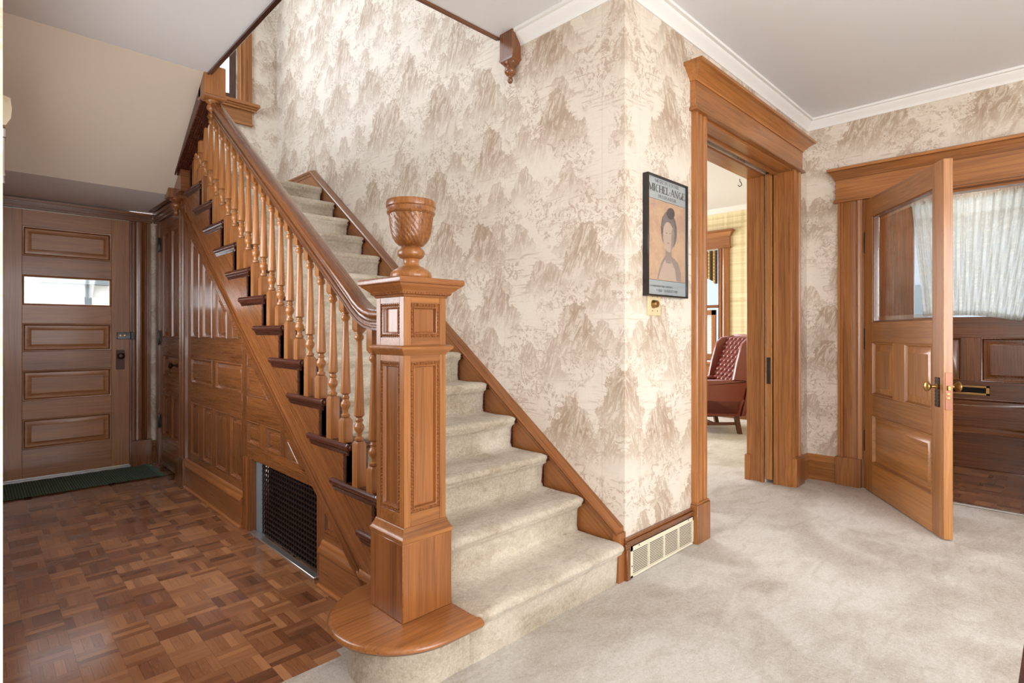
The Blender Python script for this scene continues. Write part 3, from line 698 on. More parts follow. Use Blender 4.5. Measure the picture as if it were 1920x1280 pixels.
for i in range(3):                                                 # muntins between upper panels
    ya, yb = YS[i][1], YS[i+1][0]
    b.box(lx(ya), lx(yb), 0, T, 1.13, line(yb)-0.02, axis=2)
b.box(lx(4.606), lx(3.520), 0, T, 0.98, 1.13, axis=0)              # rails
b.box(lx(4.606), lx(3.520), 0, T, 0.65, 0.795, axis=0)
b.box(lx(4.606), lx(3.520), 0, T, 0.0, 0.262, axis=0)
b.box(lx(4.099), lx(4.026), 0, T, 0.795, 0.98, axis=2)
for i in range(3): b.box(lx(YS[i][1]), lx(YS[i+1][0]), 0, T, 0.262, 0.65, axis=2)
# right hand bay
b.box(lx(3.431), lx(2.90), 0, T, 0.65, 0.795, axis=0)
b.box(lx(3.431), lx(2.95), 0, T, 0.975, 1.06, axis=0)
b.box(lx(3.431), lx(2.50), 0, T, 0.428, 0.513, axis=0)
b.box(lx(3.225), lx(3.136), 0, T, 0.513, 0.65, axis=2); b.box(lx(2.928), lx(2.843), 0, T, 0.513, 0.65, axis=2)
b.box(lx(2.512), lx(2.425), 0, T, 0.0, 0.43, axis=2)
b.box(lx(2.425), lx(1.90), 0, T, 0.0, 0.25, axis=0)
# sloping rail below the string
for yA, yB in ((4.69, 2.60), (2.43, 1.9)): b.prism([(lx(yA), line(yA)), (lx(yB), line(yB)), (lx(yB), line(yB)-0.09), (lx(yA), line(yA)-0.09)], 1, -0.0015, T, grain=0) if yA > 3 else b.prism([(lx(yA), line(yA)), (lx(yB), line(yB)), (lx(yB), line(yB)-0.03), (lx(yA), line(yA)-0.03)], 1, -0.0015, T, grain=0)
b.box(lx(2.60), lx(2.43), 0.0005, T, 0.428, 0.50, axis=0)
b.build('frame', o)
# plinth return beside the grille
b = MB(OAKD, 0.0015)
b.prism([(lx(3.47), T), (lx(3.47), -0.012), (lx(3.455), -0.018), (lx(3.44), -0.012), (lx(3.425), -0.012), (lx(3.415), -0.004), (lx(3.375), -0.004), (lx(3.36), -0.010), (lx(3.36), T)], 2, 0.0, 0.43, grain=2)
b.build('grille_jamb', o)
def clip_panel(ya, yb, z0, z1, off=0.09):
    """panel polygon in (x,z), cut by the sloping rail"""
    zl = lambda y: line(y) - off
    if zl(yb) >= z1: return rect(lx(ya), lx(yb), z0, z1)
    if zl(ya) <= z0+0.01: return None
    pts = [(lx(ya), z0)]
    if zl(yb) <= z0: yc = (z0 + off - C0)/SL; pts.append((lx(yc), z0))
    else: pts += [(lx(yb), z0), (lx(yb), zl(yb))]
    if zl(ya) <= z1: pts.append((lx(ya), zl(ya)))
    else: yc = (z1 + off - C0)/SL; pts += [(lx(yc), z1), (lx(ya), z1)]
    return pts
def add_panel(ya, yb, z0, z1, grain, w=0.04, off=0.09):
    p = clip_panel(ya, yb, z0, z1, off)
    if p is None: return
    k_ = MB(OAKD)
    xs = [q[0] for q in p]; zs = [q[1] for q in p]; m_ = min(max(xs)-min(xs), max(zs)-min(zs))
    if len(p) == 3: w = min(w, 0.022)
    
    if len(p) == 3 or m_ < 0.11 or (len(p) > 3 and p != rect(p[0][0], p[1][0], p[0][1], p[2][1]) and m_ < 0.19): k_.rings(p, [(0, 0), (0.003, -0.003), (0.008, 0.008), (0.013, 0.008), (0.016, 0.005)], grain)
    else: raised(k_, p, grain, w=min(w, 0.3*m_))
    k_.build('panel', o)
for ya, yb in YS: add_panel(ya, yb, 1.13, 3.0, 2)
for ya, yb in YS: add_panel(ya, yb, 0.262, 0.65, 2)
add_panel(4.606, 4.099, 0.795, 0.98, 0); add_panel(4.026, 3.520, 0.795, 0.98, 0)
add_panel(3.431, 2.90, 0.795, 0.975, 0); add_panel(3.431, 3.0, 1.06, 1.3, 2)
add_panel(3.431, 3.225, 0.513, 0.65, 0); add_panel(3.136, 2.928, 0.513, 0.65, 0); add_panel(2.843, 2.5, 0.513, 0.65, 0)
add_panel(2.425, 2.0, 0.25, 0.43, 2, 0.03, 0.03)
b = MB(OAKD, 0.0012); b.box(lx(2.843), lx(2.6), 0.014, T, 0.5, 0.65); b.box(lx(4.69), lx(2.9), 0.020, T, 0.5, 1.0)
b.build('backing_board', o)
BP2 = [(0, 0), (0.022, 0), (0.022, 0.148), (0.026, 0.150), (0.030, 0.158), (0.028, 0.172), (0.018, 0.182), (0.012, 0.192), (0.012, 0.198), (0.006, 0.206), (0, 0.210)]
for ya, yb in ((4.675, 3.47), (2.44, 1.86)):
    b = MB(REDW)
    b.sweep(BP2, [((lx(ya), 0, 0), (0, -1, 0), (0, 0, 1)), ((lx(yb), 0, 0), (0, -1, 0), (0, 0, 1))], mi=0, smooth=False)
    b.sweep([(0.022, 0), (0.036, 0), (0.034, 0.008), (0.026, 0.014), (0.022, 0.014)], [((lx(ya), 0, 0), (0, -1, 0), (0, 0, 1)), ((lx(yb), 0, 0), (0, -1, 0), (0, 0, 1))], mi=0, smooth=False)
    b.build('plinth_board', o)

# ------------------------------------------------------------------ return air grille
o = thing('return_air_grille', 'dark brown basket-weave metal grille low in the stair paneling', 'vent', (XP, 0, 0), -PI/2)
b = MB([IRON], 0.0)
g0, g1, gz0, gz1 = lx(3.245), lx(2.512), 0.022, 0.426
nx, nz = 24, 15
for i in range(nx+1):
    x = g0 + (g1-g0)*i/nx; b.box(x-0.0035, x+0.0035, 0.020, 0.026, gz0, gz1)
dx = (g1-g0)/nx; dz = (gz1-gz0)/nz
for j in range(nz+1):
    z = gz0 + dz*j
    b.box(g0, g1, 0.022, 0.028, z-0.005, z+0.005)
for j in range(nz):
    for i in range(nx):
        if True:
            x = g0 + dx*i; z = gz0 + dz*j; s_ = 0.012 if (i+j) % 2 else 0.005
            b.faces([(x+.004, 0.016, z), (x+dx-.004, 0.016, z), (x+dx-.004, 0.016-s_*.6, z+dz*.42), (x+.004, 0.016-s_*.6, z+dz*.42)], [(0, 1, 2, 3)])
b.build('lattice', o)
b = MB([GALV]); b.box(lx(3.36), lx(3.235), 0.026, 0.03, 0.0, 0.43); b.build('metal_duct_plate', o)
b = MB([DARKIN]); b.box(lx(3.24), lx(2.50), 0.05, 0.055, 0.0, 0.43); b.build('duct_cavity', o)
b = MB([STEEL], 0.002); b.box(lx(3.36), lx(2.51), -0.015, 0.02, -0.002, 0.010); b.build('floor_strip', o)

# ================================================================== the stairs
Z1, R, Y2, G, DZ, NW = 0.195, 0.171, 1.717, 0.236, 0.012, 0.042
XS = 1.155            # string face
rz_ = lambda k: Y2 + G*(k-2)          # riser face y of step k
tz = lambda k: Z1 - DZ + R*(k-1)      # wooden tread top z of step k
stair = thing('staircase', 'closed-riser oak staircase with dark returned tread ends', 'staircase', (0, 0, 0))
b = MB(OAKD)
pts = [(1.80, 0.0), (-C0/SL, 0.0), (4.78, line(4.78)), (4.78, Z14-0.03)]
for k in range(14, 2, -1):
    pts += [(rz_(k), tz(k)-0.028), (rz_(k), tz(k-1)-0.028)]
pts += [(1.80, tz(2)-0.028)]
b.prism(pts, 0, XS, XS+0.035, grain=3)
# raised moulding on the lower edge
for off, th, h in ((0.0, 0.012, 0.016), (0.014, 0.018, 0.012), (0.028, 0.008, 0.014)):
    ya, yb = -C0/SL + 0.02, 4.78
    b.prism([(ya, line(ya)+off), (yb, line(yb)+off), (yb, line(yb)+off+h), (ya, line(ya)+off+h)], 0, XS-th, XS, grain=3)
b.build('string_board', stair)
RET_L = 0.405
def tread(k):
    yf = rz_(k) - NW; yb = rz_(k+1)
    b = MB(DARK)
    z1 = tz(k); z0 = z1 - 0.03
    prof = [(yf+0.012, z0), (yf+0.003, z0+0.006), (yf, z0+0.015), (yf+0.003, z0+0.024), (yf+0.012, z1), (yb+0.01, z1), (yb+0.01, z0)]
    b.prism(prof, 0, XS-0.002, 2.17, grain=0, smooth=False)
    o_ = b.build('tread', stair)
    # returned nosing along the open end, with cove below
    b = MB(DARK)
    x1 = XS
    pr = [(x1, z0), (x1-0.010, z0), (x1-0.017, z0+0.007), (x1-0.019, z0+0.015), (x1-0.017, z0+0.023), (x1-0.010, z1), (x1, z1)]
    b.prism([(p[0], p[1]) for p in pr], 1, yf+0.004, yf+RET_L, grain=1)
    b.lathe([(0.0005, z0), (0.013, z0), (0.0185, z0+0.007), (0.020, z0+0.015), (0.0185, z0+0.023), (0.013, z1), (0.0005, z1)], x1+0.001, yf+0.020, 16, mi=1, cap=False)
    b.prism([(x1, z0-0.022), (x1-0.004, z0-0.022), (x1-0.006, z0-0.014), (x1-0.012, z0-0.006), (x1-0.013, z0), (x1, z0)], 1, yf+0.018, yf+RET_L-0.02, grain=1)
    b.build('tread_return', o_)
    # riser above this tread with a dark mitre strip at the string
    b = MB(DARK)
    b.box(XS-0.006, 2.17, yb, yb+0.018, z1, tz(k+1)-0.03, axis=0)
    b.build('riser', stair)
for k in range(2, 14): tread(k)
b = MB(OAKD); b.box(1.155, 1.25, rz_(14)-NW, 4.9, Z14-DZ-0.03, Z14-DZ, axis=0); b.box(1.1, 2.16, 4.60, 5.64, Z14-0.2, Z14-DZ-.031, axis=0)
b.build('landing_board', stair)
# wall string (skirt) with moulded cap: top line z at the wall
skz = lambda y: 0.469 + SL*(y-1.783)
b = MB(REDW)
yA, yB = 1.482, 4.755
b.prism([(yA, 0.0), (4.755, Z14-0.2), (YB, Z14-0.2), (YB, Z14+0.16), (4.77, Z14+0.16), (4.755, skz(4.755)-0.045), (yA+0.03, skz(yA+0.03)-0.045), (yA, skz(yA)-0.06)], 0, 2.165, XW, grain=3)
capp = [(0, -0.05), (0.044, -0.05), (0.048, -0.044), (0.048, -0.030), (0.056, -0.024), (0.060, -0.012), (0.054, -0.002), (0.030, 0.004), (0.022, 0.010), (0, 0.012)]
capp = [(a-0.0, c_) for a, c_ in capp]
nx_ = 1/math.hypot(1, SL)
b.sweep(capp, [((XW, yA, skz(yA)-0.01), (-1, 0, 0), (0, 0, 1)), ((XW, yB, skz(yB)-0.01), (-1, 0, 0), (0, 0, 1)), ((XW, YB, Z14+0.20), (-1, 0, 0), (0, 0, 1))], mi=3, smooth=False)
b.box(2.150, XW, yA-0.012, yA+0.022, 0, skz(yA)-0.02, axis=2)
b.build('wall_string', stair)
# bullnose first step
def bull(cx, cy, r, xr, yback, n=26, yfront=None):
    yf = cy - r
    pts = [(xr, yf)] 
    for i in range(n+1):
        a = -PI/2 - PI*i/n
        pts.append((cx + r*math.cos(a)*1.0, cy + r*math.sin(a)))
    pts += [(xr, cy + r)]
    return pts
b = MB(REDW)
T1 = tz(1)
BCX, BCY = 1.12, 1.685
for (dr, za, zb) in ((0.0, T1-0.022, T1-0.008),):
    pass
lv = [(0.246, T1-0.032), (0.262, T1-0.028), (0.270, T1-0.018), (0.270, T1-0.012), (0.264, T1-0.004), (0.252, T1)]
loops = [bull(BCX, BCY, r_, 1.262, 0) for r_, _ in lv]
n_ = len(loops[0]); vs = []; fs = []
for (r_, z_), lp_ in zip(lv, loops):
    for p in lp_: vs.append((p[0], p[1], z_))
for j in range(len(lv)-1):
    for i in range(n_): fs.append((j*n_+i, j*n_+(i+1) % n_, (j+1)*n_+(i+1) % n_, (j+1)*n_+i))
fs.append(tuple(range(n_-1, -1, -1))); fs.append(tuple((len(lv)-1)*n_+i for i in range(n_)))
b.faces(vs, fs, 0, False)
b.build('bullnose_tread', stair)
b = MB([RUNNER])
pp = bull(BCX, BCY, 0.200, 1.262, 0)
lv = [(0.203, 0.0), (0.200, 0.01), (0.199, T1-0.033)]
vs = []; fs = []
loops = [bull(BCX, BCY, r_, 1.262, 0) for r_, _ in lv]; n_ = len(loops[0])
for (r_, z_), lp_ in zip(lv, loops):
    for p in lp_: vs.append((p[0], p[1], z_))
for j in range(len(lv)-1):
    for i in range(n_): fs.append((j*n_+i, j*n_+(i+1) % n_, (j+1)*n_+(i+1) % n_, (j+1)*n_+i))
b.faces(vs, fs, 0, True)
cr = b.build('carpeted_bullnose_riser', stair); cr['label'] = 'cream carpet wrapped around the curved riser'

# carpet on the stairs: one continuous runner, rounded nosings
b = MB([RUNNER])
prof = [(rz_(1)-0.002, 0.0)]
for k in range(1, 15):
    yr = rz_(k); zt = Z1 + R*(k-1); n2 = 0.044
    zl = prof[-1][1]
    prof += [(yr-0.004, zl+0.02 if k > 1 else 0.02), (yr-0.008, zt-0.075), (yr-0.016, zt-0.058), (yr-0.034, zt-0.046)]
    for a in range(-60, 91, 25):
        rr = 0.022; prof.append((yr-n2+0.022-rr*math.cos(math.radians(a)), zt-0.024+rr*math.sin(math.radians(a))))
    prof.append((yr-0.0, zt+0.001)); 
    if k < 14: prof += [(yr+G*0.5, zt-0.003), (yr+G-0.006, zt-0.001)]
prof.append((5.645, Z14)); 
xs = [1.252, 1.256, 1.27, 1.36, 1.50, 1.66, 1.82, 1.98, 2.08, 2.135, 2.151, 2.156, 2.158]
dxs = [-0.016, -0.006, 0.0, 0.0, .001, 0.0, .001, 0.0, 0.0, 0.0, -0.006, -0.016, -0.03]
n_ = len(prof); vs = []; fs = []
# outward normals of profile
for x, dd in zip(xs, dxs):
    for i, (y, z) in enumerate(prof):
        a = Vector(prof[max(i-1, 0)]); c = Vector(prof[min(i+1, n_-1)]); t = (c-a); t = t.normalized() if t.length > 0 else Vector((1, 0))
        nn = Vector((-t.y, t.x)); wob = 0.0015*math.sin(x*37+i*1.3)
        vs.append((x, y + nn.x*(dd+wob), max(z + nn.y*(dd+wob), 0)))
for j in range(len(xs)-1):
    for i in range(n_-1): fs.append((j*n_+i, j*n_+i+1, (j+1)*n_+i+1, (j+1)*n_+i))
b.faces(vs, fs, 0, True)
o = b.build('stair_carpet', auto=False); tag(o, 'cream pile carpet runner covering the steps of the staircase', 'carpet')

# ------------------------------------------------------------------ newel post
NX, NY = 1.147, 1.69
nw = thing('newel_post', 'square paneled oak newel post with beaded panels and an urn on top', 'newel post', (NX, NY, T1))
zb = lambda z: z - T1
b = MB(REDW, 0.003)
b.box(-0.106, 0.106, -0.106, 0.106, 0, zb(0.452), axis=2); b.build('base_block', nw)
def sq_ring(mb, prof):
    """square moulding: list of (half size, z), closed top and bottom"""
    vs = []; fs = []; n = len(prof)
    for h, z in prof: vs += [(-h, -h, z), (h, -h, z), (h, h, z), (-h, h, z)]
    for j in range(n-1):
        for i in range(4): fs.append((j*4+i, j*4+(i+1) % 4, (j+1)*4+(i+1) % 4, (j+1)*4+i))
    fs += [(3, 2, 1, 0), tuple(4*(n-1)+i for i in range(4))]
    mb.faces(vs, fs, 0)
b = MB(OAK); sq_ring(b, [(0.106, zb(0.452)), (0.108, zb(0.458)), (0.108, zb(0.466)), (0.102, zb(0.472)), (0.100, zb(0.480)), (0.095, zb(0.488)), (0.095, zb(0.494)), (0.091, zb(0.500))]); b.build('base_moulding', nw)
# shaft: core + stiles/rails leaving recessed panels on four sides
hw = 0.090; st = 0.022
b = MB(OAK, 0.0012)
zz0, zz1 = zb(0.500), zb(1.302)
lowp = (zb(0.546), zb(1.072)); upp = (zb(1.157), zb(1.277))
b.box(-hw+0.014, hw-0.014, -hw+0.014, hw-0.014, zz0, zz1, axis=2)
cs = st + 0.006
for sx_ in (-1, 1):
    for sy_ in (-1, 1): b.box(sx_*hw, sx_*(hw-cs), sy_*hw, sy_*(hw-cs), zz0, zz1, axis=2)
for q in range(4):
    b.M = Matrix.Rotation(q*PI/2, 4, 'Z')
    for a0, a1 in ((zz0, lowp[0]), (lowp[1], upp[0]), (upp[1], zz1)): b.box(-hw+cs, hw-cs, -hw+0.0004, -hw+0.013, a0, a1, axis=0)
b.M = Matrix.Identity(4)
b.build('shaft', nw)
b = MB(REDW)
for q in range(4):
    b.M = Matrix.Rotation(q*PI/2, 4, 'Z')
    w_ = hw - st - 0.006
    for z0, z1 in (lowp, upp):
        nv = max(2, int((z1-z0)/0.0125)); nh = max(2, int(2*w_/0.0125))
        pos = [(-w_+0.006, z0+0.006+(z1-z0-0.012)*i/nv) for i in range(nv+1)] + [(w_-0.006, z0+0.006+(z1-z0-0.012)*i/nv) for i in range(nv+1)]
        pos += [(-w_+0.006+(2*w_-0.012)*i/nh, zc) for i in range(1, nh) for zc in (z0+0.006, z1-0.006)]
        for x, z in pos:
            r_ = 0.0058; y = -hw+0.003
            b.faces([(x-r_, y, z), (x+r_, y, z), (x, y-r_, z), (x, y+r_, z), (x, y, z-r_), (x, y, z+r_)], [(0, 2, 5), (2, 1, 5), (1, 3, 5), (3, 0, 5), (2, 0, 4), (1, 2, 4), (3, 1, 4), (0, 3, 4)], 2, True)
        b.rings(rect(-w_+0.0, w_-0.0, z0+0.0, z1-0.0), [(0, 0.004), (0.011, 0.004), (0.013, 0.000), (0.016, 0.001), (0.018, 0.009), (0.020, 0.0132)], 2, -hw)
b.M = Matrix.Identity(4)
bd = b.build('bead_moulding', nw); bd['label'] = 'dark beaded moulding'
b = MB(OAK); sq_ring(b, [(0.0905, zb(1.094)), (0.093, zb(1.098)), (0.098, zb(1.106)), (0.108, zb(1.114)), (0.110, zb(1.118)), (0.110, zb(1.124)), (0.104, zb(1.128)), (0.0905, zb(1.130))]); b.build('neck_band', nw)
b = MB(REDW); sq_ring(b, [(0.0905, zb(1.298)), (0.094, zb(1.300)), (0.096, zb(1.306)), (0.104, zb(1.310)), (0.106, zb(1.318)), (0.110, zb(1.322)), (0.122, zb(1.332)), (0.130, zb(1.338)), (0.132, zb(1.342)), (0.137, zb(1.344)), (0.139, zb(1.348)), (0.139, zb(1.360)), (0.136, zb(1.364))])
for q in range(4):
    b.M = Matrix.Rotation(q*PI/2, 4, 'Z')
    for i in range(18):
        x = -0.098 + 0.196*i/17; y = -0.1045; z = zb(1.3135); r_ = 0.0046
        b.faces([(x-r_, y, z), (x+r_, y, z), (x, y-r_, z), (x, y+r_, z), (x, y, z-r_), (x, y, z+r_)], [(0, 2, 5), (2, 1, 5), (1, 3, 5), (3, 0, 5), (2, 0, 4), (1, 2, 4), (3, 1, 4), (0, 3, 4)], 0, True)
b.M = Matrix.Identity(4); cap = b.build('cap', nw)
b = MB(OAK)
u0 = zb(1.364)
pf = [(0.001, u0), (0.066, u0), (0.073, u0+0.006), (0.076, u0+0.016), (0.072, u0+0.028), (0.062, u0+0.038), (0.050, u0+0.044), (0.046, u0+0.048), (0.034, u0+0.052), (0.028, u0+0.060), (0.027, u0+0.070), (0.031, u0+0.078), (0.040, u0+0.082),
      (0.047, u0+0.088), (0.050, u0+0.098), (0.048, u0+0.108), (0.040, u0+0.117), (0.034, u0+0.121), (0.036, u0+0.124)]
b.lathe(pf, 0, 0, 48, cap=False)
bowl = [(0.036, 0.124), (0.047, 0.129), (0.058, 0.140), (0.067, 0.155), (0.073, 0.175), (0.077, 0.198), (0.0795, 0.220), (0.081, 0.238)]
b2 = []
for i in range(len(bowl)-1):
    for j in range(3):
        t = j/3; b2.append((bowl[i][0]*(1-t)+bowl[i+1][0]*t, u0 + bowl[i][1]*(1-t)+bowl[i+1][1]*t))
b2.append((0.081, u0+0.238))
tw = lambda r, z, a: r * (1 - 0.055*(0.5+0.5*math.cos(26*(a + 11.0*(z-u0))))**1.5 * min(1, max(0, (z-u0-0.126)/0.02)) * min(1, max(0, (u0+0.237-z)/0.01)))
b.lathe(b2, 0, 0, 176, cap=False, rfun=tw)
b.lathe([(0.081, u0+0.238), (0.085, u0+0.240), (0.088, u0+0.246), (0.086, u0+0.252), (0.086, u0+0.262), (0.090, u0+0.266), (0.091, u0+0.280), (0.088, u0+0.288), (0.080, u0+0.289), (0.060, u0+0.286), (0.030, u0+0.284), (0.001, u0+0.284)], 0, 0, 48, cap=False)
b.build('urn_finial', cap)

# ------------------------------------------------------------------ balustrade
BX = 1.166
bal = thing('balustrade', 'oak handrail and turned balusters along the open side of the stairs', 'balustrade', (0, 0, 0))
top = lambda y: 1.558 + SL*(y-2.40)
path = [(NY+0.088, 1.268), (1.90, 1.268), (1.95, 1.270), (1.99, 1.277), (2.03, 1.292), (2.08, 1.323), (2.12, top(2.12)), (3.0, top(3.0)), (3.985, top(3.985))]
# rounded rail over moulded sub rail; (side, up) with up = 0 at the top
rp = [(0, 0), (0.016, -0.001), (0.028, -0.006), (0.036, -0.015), (0.038, -0.026), (0.034, -0.036), (0.024, -0.043), (0.020, -0.046), (0.022, -0.052), (0.029, -0.056), (0.029, -0.064), (0.023, -0.068), (0.023, -0.074), (0.027, -0.077), (0.027, -0.086)]
rp = rp + [(-a, c) for a, c in reversed(rp[1:])]
sw = []
for i, (y, z) in enumerate(path):
    a = path[max(i-1, 0)]; c = path[min(i+1, len(path)-1)]; t = Vector((0, c[0]-a[0], c[1]-a[1])).normalized()
    sw.append(((BX-0.004, y, z), (1, 0, 0), (0, -t.z, t.y)))
b = MB(OAKD); b.sweep(rp, sw, mi=3); b.build('handrail', bal)
def baluster_mesh(hb, ht, zc=None):
    """hb bottom block height; turned top at ht; top block up to ht+0.09"""
    b = MB(OAK)
    q = 0.0215
    def block(z0, z1, cb, ct):
        prof = []
        if cb: prof += [(0.015, z0-0.012), (q, z0)]
        else: prof += [(q, z0)]
        if ct: prof += [(q, z1), (0.015, z1+0.012)]
        else: prof += [(q, z1)]
        vs = []; fs = []; n = len(prof)
        for h, z in prof: vs += [(-h, -h, z), (h, -h, z), (h, h, z), (-h, h, z)]
        for j in range(n-1):
            for i in range(4): fs.append((j*4+i, j*4+(i+1) % 4, (j+1)*4+(i+1) % 4, (j+1)*4+i))
        fs += [(3, 2, 1, 0), tuple(4*(n-1)+i for i in range(4))]
        b.faces(vs, fs, 2)
    block(0, hb-0.012, False, True)
    L = ht - hb
    r = [(0.012, 0.000), (0.018, 0.003), (0.0195, 0.009), (0.018, 0.015), (0.012, 0.019), (0.0115, 0.026), (0.0125, 0.036), (0.016, 0.041), (0.0205, 0.050), (0.0215, 0.058), (0.020, 0.067), (0.014, 0.075), (0.0135, 0.082), (0.017, 0.086), (0.017, 0.090), (0.0135, 0.094), (0.013, 0.101), (0.0215, 0.108), (0.0218, 0.112)]
    r += [(0.0218 - (0.0218-0.0118)*((z-0.112)/(L-0.042-0.112))**0.85, z) for z in [0.112+(L-0.042-0.112)*t for t in (0.12, .3, .5, .7, .85, 1.0)]]
    r += [(0.0125, L-0.036), (0.0185, L-0.030), (0.0195, L-0.022), (0.0175, L-0.014), (0.014, L-0.010), (0.014, L-0.006), (0.018, L-0.004), (0.018, L), (0.012, L+0.001)]
    b.lathe([(a, hb+z) for a, z in r], 0, 0, 16)
    block(ht+0.012, ht+0.105, True, False)
    if zc is not None:
        g = b.bm.verts[:] + b.bm.edges[:] + b.bm.faces[:]
        bmesh.ops.bisect_plane(b.bm, geom=g, plane_co=(0, 0, zc), plane_no=(0, SL*-1.0*-0.74, 1), clear_outer=True)
    return b
beam_z = lambda y: 2.70 - 0.5354*(y-4.02)
fr0 = bk0 = None
for k in range(3, 14):
    for j in (0, 1):
        y = 1.983 + G*(k-3) + 0.118*j; hb, ht = ((0.105, 0.565), (0.190, 0.650))[j]
        z = tz(k)
        lim = top(y) - 0.100 - z
        if y > 4.0: lim = min(lim, beam_z(y) - z - 0.0)
        if y > 4.0:
            o_ = baluster_mesh(hb, ht, lim+0.004).build('baluster', bal)
        elif j == 0:
            if fr0 is None: fr0 = o_ = baluster_mesh(hb, ht).build('baluster', bal)
            else: o_ = fr0.copy(); COL.objects.link(o_)
        else:
            if bk0 is None: bk0 = o_ = baluster_mesh(hb, ht).build('baluster', bal)
            else: o_ = bk0.copy(); COL.objects.link(o_)
        o_.location = (BX, y, z)

# ------------------------------------------------------------------ upper flight edge: beam, hanging newels
def pendant(mb, cx, cy, z, s=1.0):
    mb.lathe([(r_*s, z+h*s) for r_, h in ((0.050, 0.0), (0.046, -0.012), (0.034, -0.020), (0.030, -0.028), (0.036, -0.036), (0.040, -0.050), (0.036, -0.066), (0.024, -0.078), (0.015, -0.086), (0.012, -0.094), (0.018, -0.104), (0.019, -0.114), (0.012, -0.128), (0.001, -0.134))], cx, cy, 28, cap=False)
hn = thing('upper_stair_edge', 'dark fluted underside beam of the upper flight above the balusters', 'stair beam', (0, 0, 0))
b = MB(DARK)
nf = 7
xs_ = []
for i in range(nf):
    a = 1.075 + 0.10*i/nf; c = 1.075 + 0.10*(i+1)/nf
    xs_ += [(a, 0.0), (a+0.003, -0.005), (c-0.003, -0.005)]
xs_.append((1.175, 0.0))
ya, yb = 4.02, 4.83
vs = []; fs = []
for y in (ya, yb):
    for x, d in xs_: vs.append((x, y, beam_z(y)+d))
    vs.append((1.175, y, beam_z(y)+0.42)); vs.append((1.075, y, beam_z(y)+0.42))
n_ = len(xs_)+2
for i in range(n_): fs.append((i, (i+1) % n_, n_+(i+1) % n_, n_+i))
fs += [tuple(range(n_-1, -1, -1)), tuple(n_+i for i in range(n_))]
b.faces(vs, fs, 1); b.build('fluted_beam', hn)
b = MB(OAKD, 0.003); b.box(1.157, 1.178, 4.62, 4.82, 2.20, 2.42, axis=2); b.build('end_board', hn)
un = thing('hanging_newel', 'square oak newel block with turned drop where the handrail meets the ceiling', 'hanging newel', (1.140, 3.995, 2.722))
b = MB(OAK, 0.003); b.box(-0.065, 0.065, -0.065, 0.065, 0.0, 0.20, axis=2); b.build('block', un)
b = MB(OAK); sq_ring(b, [(0.052, -0.020), (0.066, -0.010), (0.069, -0.004), (0.069, 0.002), (0.0655, 0.006)]); b.build('lower_moulding', un)
b = MB(OAK); pendant(b, 0, 0, -0.018, 0.85); b.build('turned_drop', un)
ln = thing('hanging_newel', 'small dark drop newel at the foot of the fluted beam over the closet door', 'hanging newel', (1.125, 4.83, 2.195))
b = MB(OAKD, 0.003); b.box(-0.065, 0.065, -0.055, 0.055, 0.0, 0.07, axis=2); b.box(-0.055, 0.055, -0.045, 0.045, 0.07, 0.13, axis=2); b.build('block', ln)
b = MB(OAKD); pendant(b, 0, 0, 0.0, 0.95); b.build('turned_drop', ln)
rn = thing('hanging_newel', 'dark oak half newel with turned drop against the wallpaper at the ceiling', 'hanging newel', (2.170, 2.215, 2.705))
b = MB(OAKD, 0.003); b.box(-0.035, 0.034, -0.052, 0.052, 0, 0.155, axis=2); b.build('block', rn)
b = MB(OAKD)
vs = []; fs = []; pr_ = [(0.001, -0.022, 0), (0.028, -0.022, 0), (0.048, -0.002, 0), (0.050, 0.004, 0), (0.046, 0.010, 0)]
for h, z, _ in pr_: vs += [(max(-h, -0.037), -h-0.004, z), (min(h, 0.034), -h-0.004, z), (min(h, 0.034), h+0.004, z), (max(-h, -0.037), h+0.004, z)]
for j in range(len(pr_)-1):
    for i in range(4): fs.append((j*4+i, j*4+(i+1) % 4, (j+1)*4+(i+1) % 4, (j+1)*4+i))
fs.append(tuple(4*(len(pr_)-1)+i for i in range(4)))
b.faces(vs, fs, 0); b.build('lower_moulding', rn)
b = MB(OAKD); pendant(b, 0, 0, -0.015, 0.85); b.build('turned_drop', rn)

# ------------------------------------------------------------------ landing window (window_1)
o = thing('window_1', 'oak-cased landing window partly hidden by the hanging newel', 'window', (0, YB, 0)); o['kind'] = 'structure'
b = MB(OAK, 0.002)
casing_strip(b, 1.835, 1.962, 3.395, 4.95, th=0.035, outer=-1); casing_strip(b, 0.81, 0.94, 3.395, 4.95, th=0.035, outer=1)
b.box(0.80, 1.97, -0.03, 0, 4.85, 5.0, axis=0)
b.build('casing', o)
b = MB(DARK, 0.002)
b.box(1.76, 1.82, -0.004, 0.05, 3.40, 4.85, axis=2); b.box(0.95, 1.01, -0.004, 0.05, 3.40, 4.85, axis=2); b.box(1.01, 1.76, -0.004, 0.05, 3.40, 3.46, axis=0); b.box(1.01, 1.76, -0.004, 0.05, 4.05, 4.09, axis=0); b.box(1.01, 1.76, -0.004, 0.05, 4.80, 4.85, axis=0)
b.build('sash', o)
b = MB(OAK, 0.0015)
b.box(0.75, 2.02, -0.085, 0, 3.362, 3.392, axis=0); b.box(0.765, 2.005, -0.062, 0, 3.345, 3.362, axis=0); b.box(0.78, 1.99, -0.045, 0, 3.325, 3.345, axis=0)
b.box(0.80, 1.965, -0.022, 0, 3.20, 3.325, axis=0); b.box(0.79, 1.97, -0.034, 0, 3.185, 3.205, axis=0)
b.build('sill', o)
b = MB([GLASS]); b.box(1.01, 1.76, 0.02, 0.024, 3.46, 4.80); b.build('glass_pane', o)
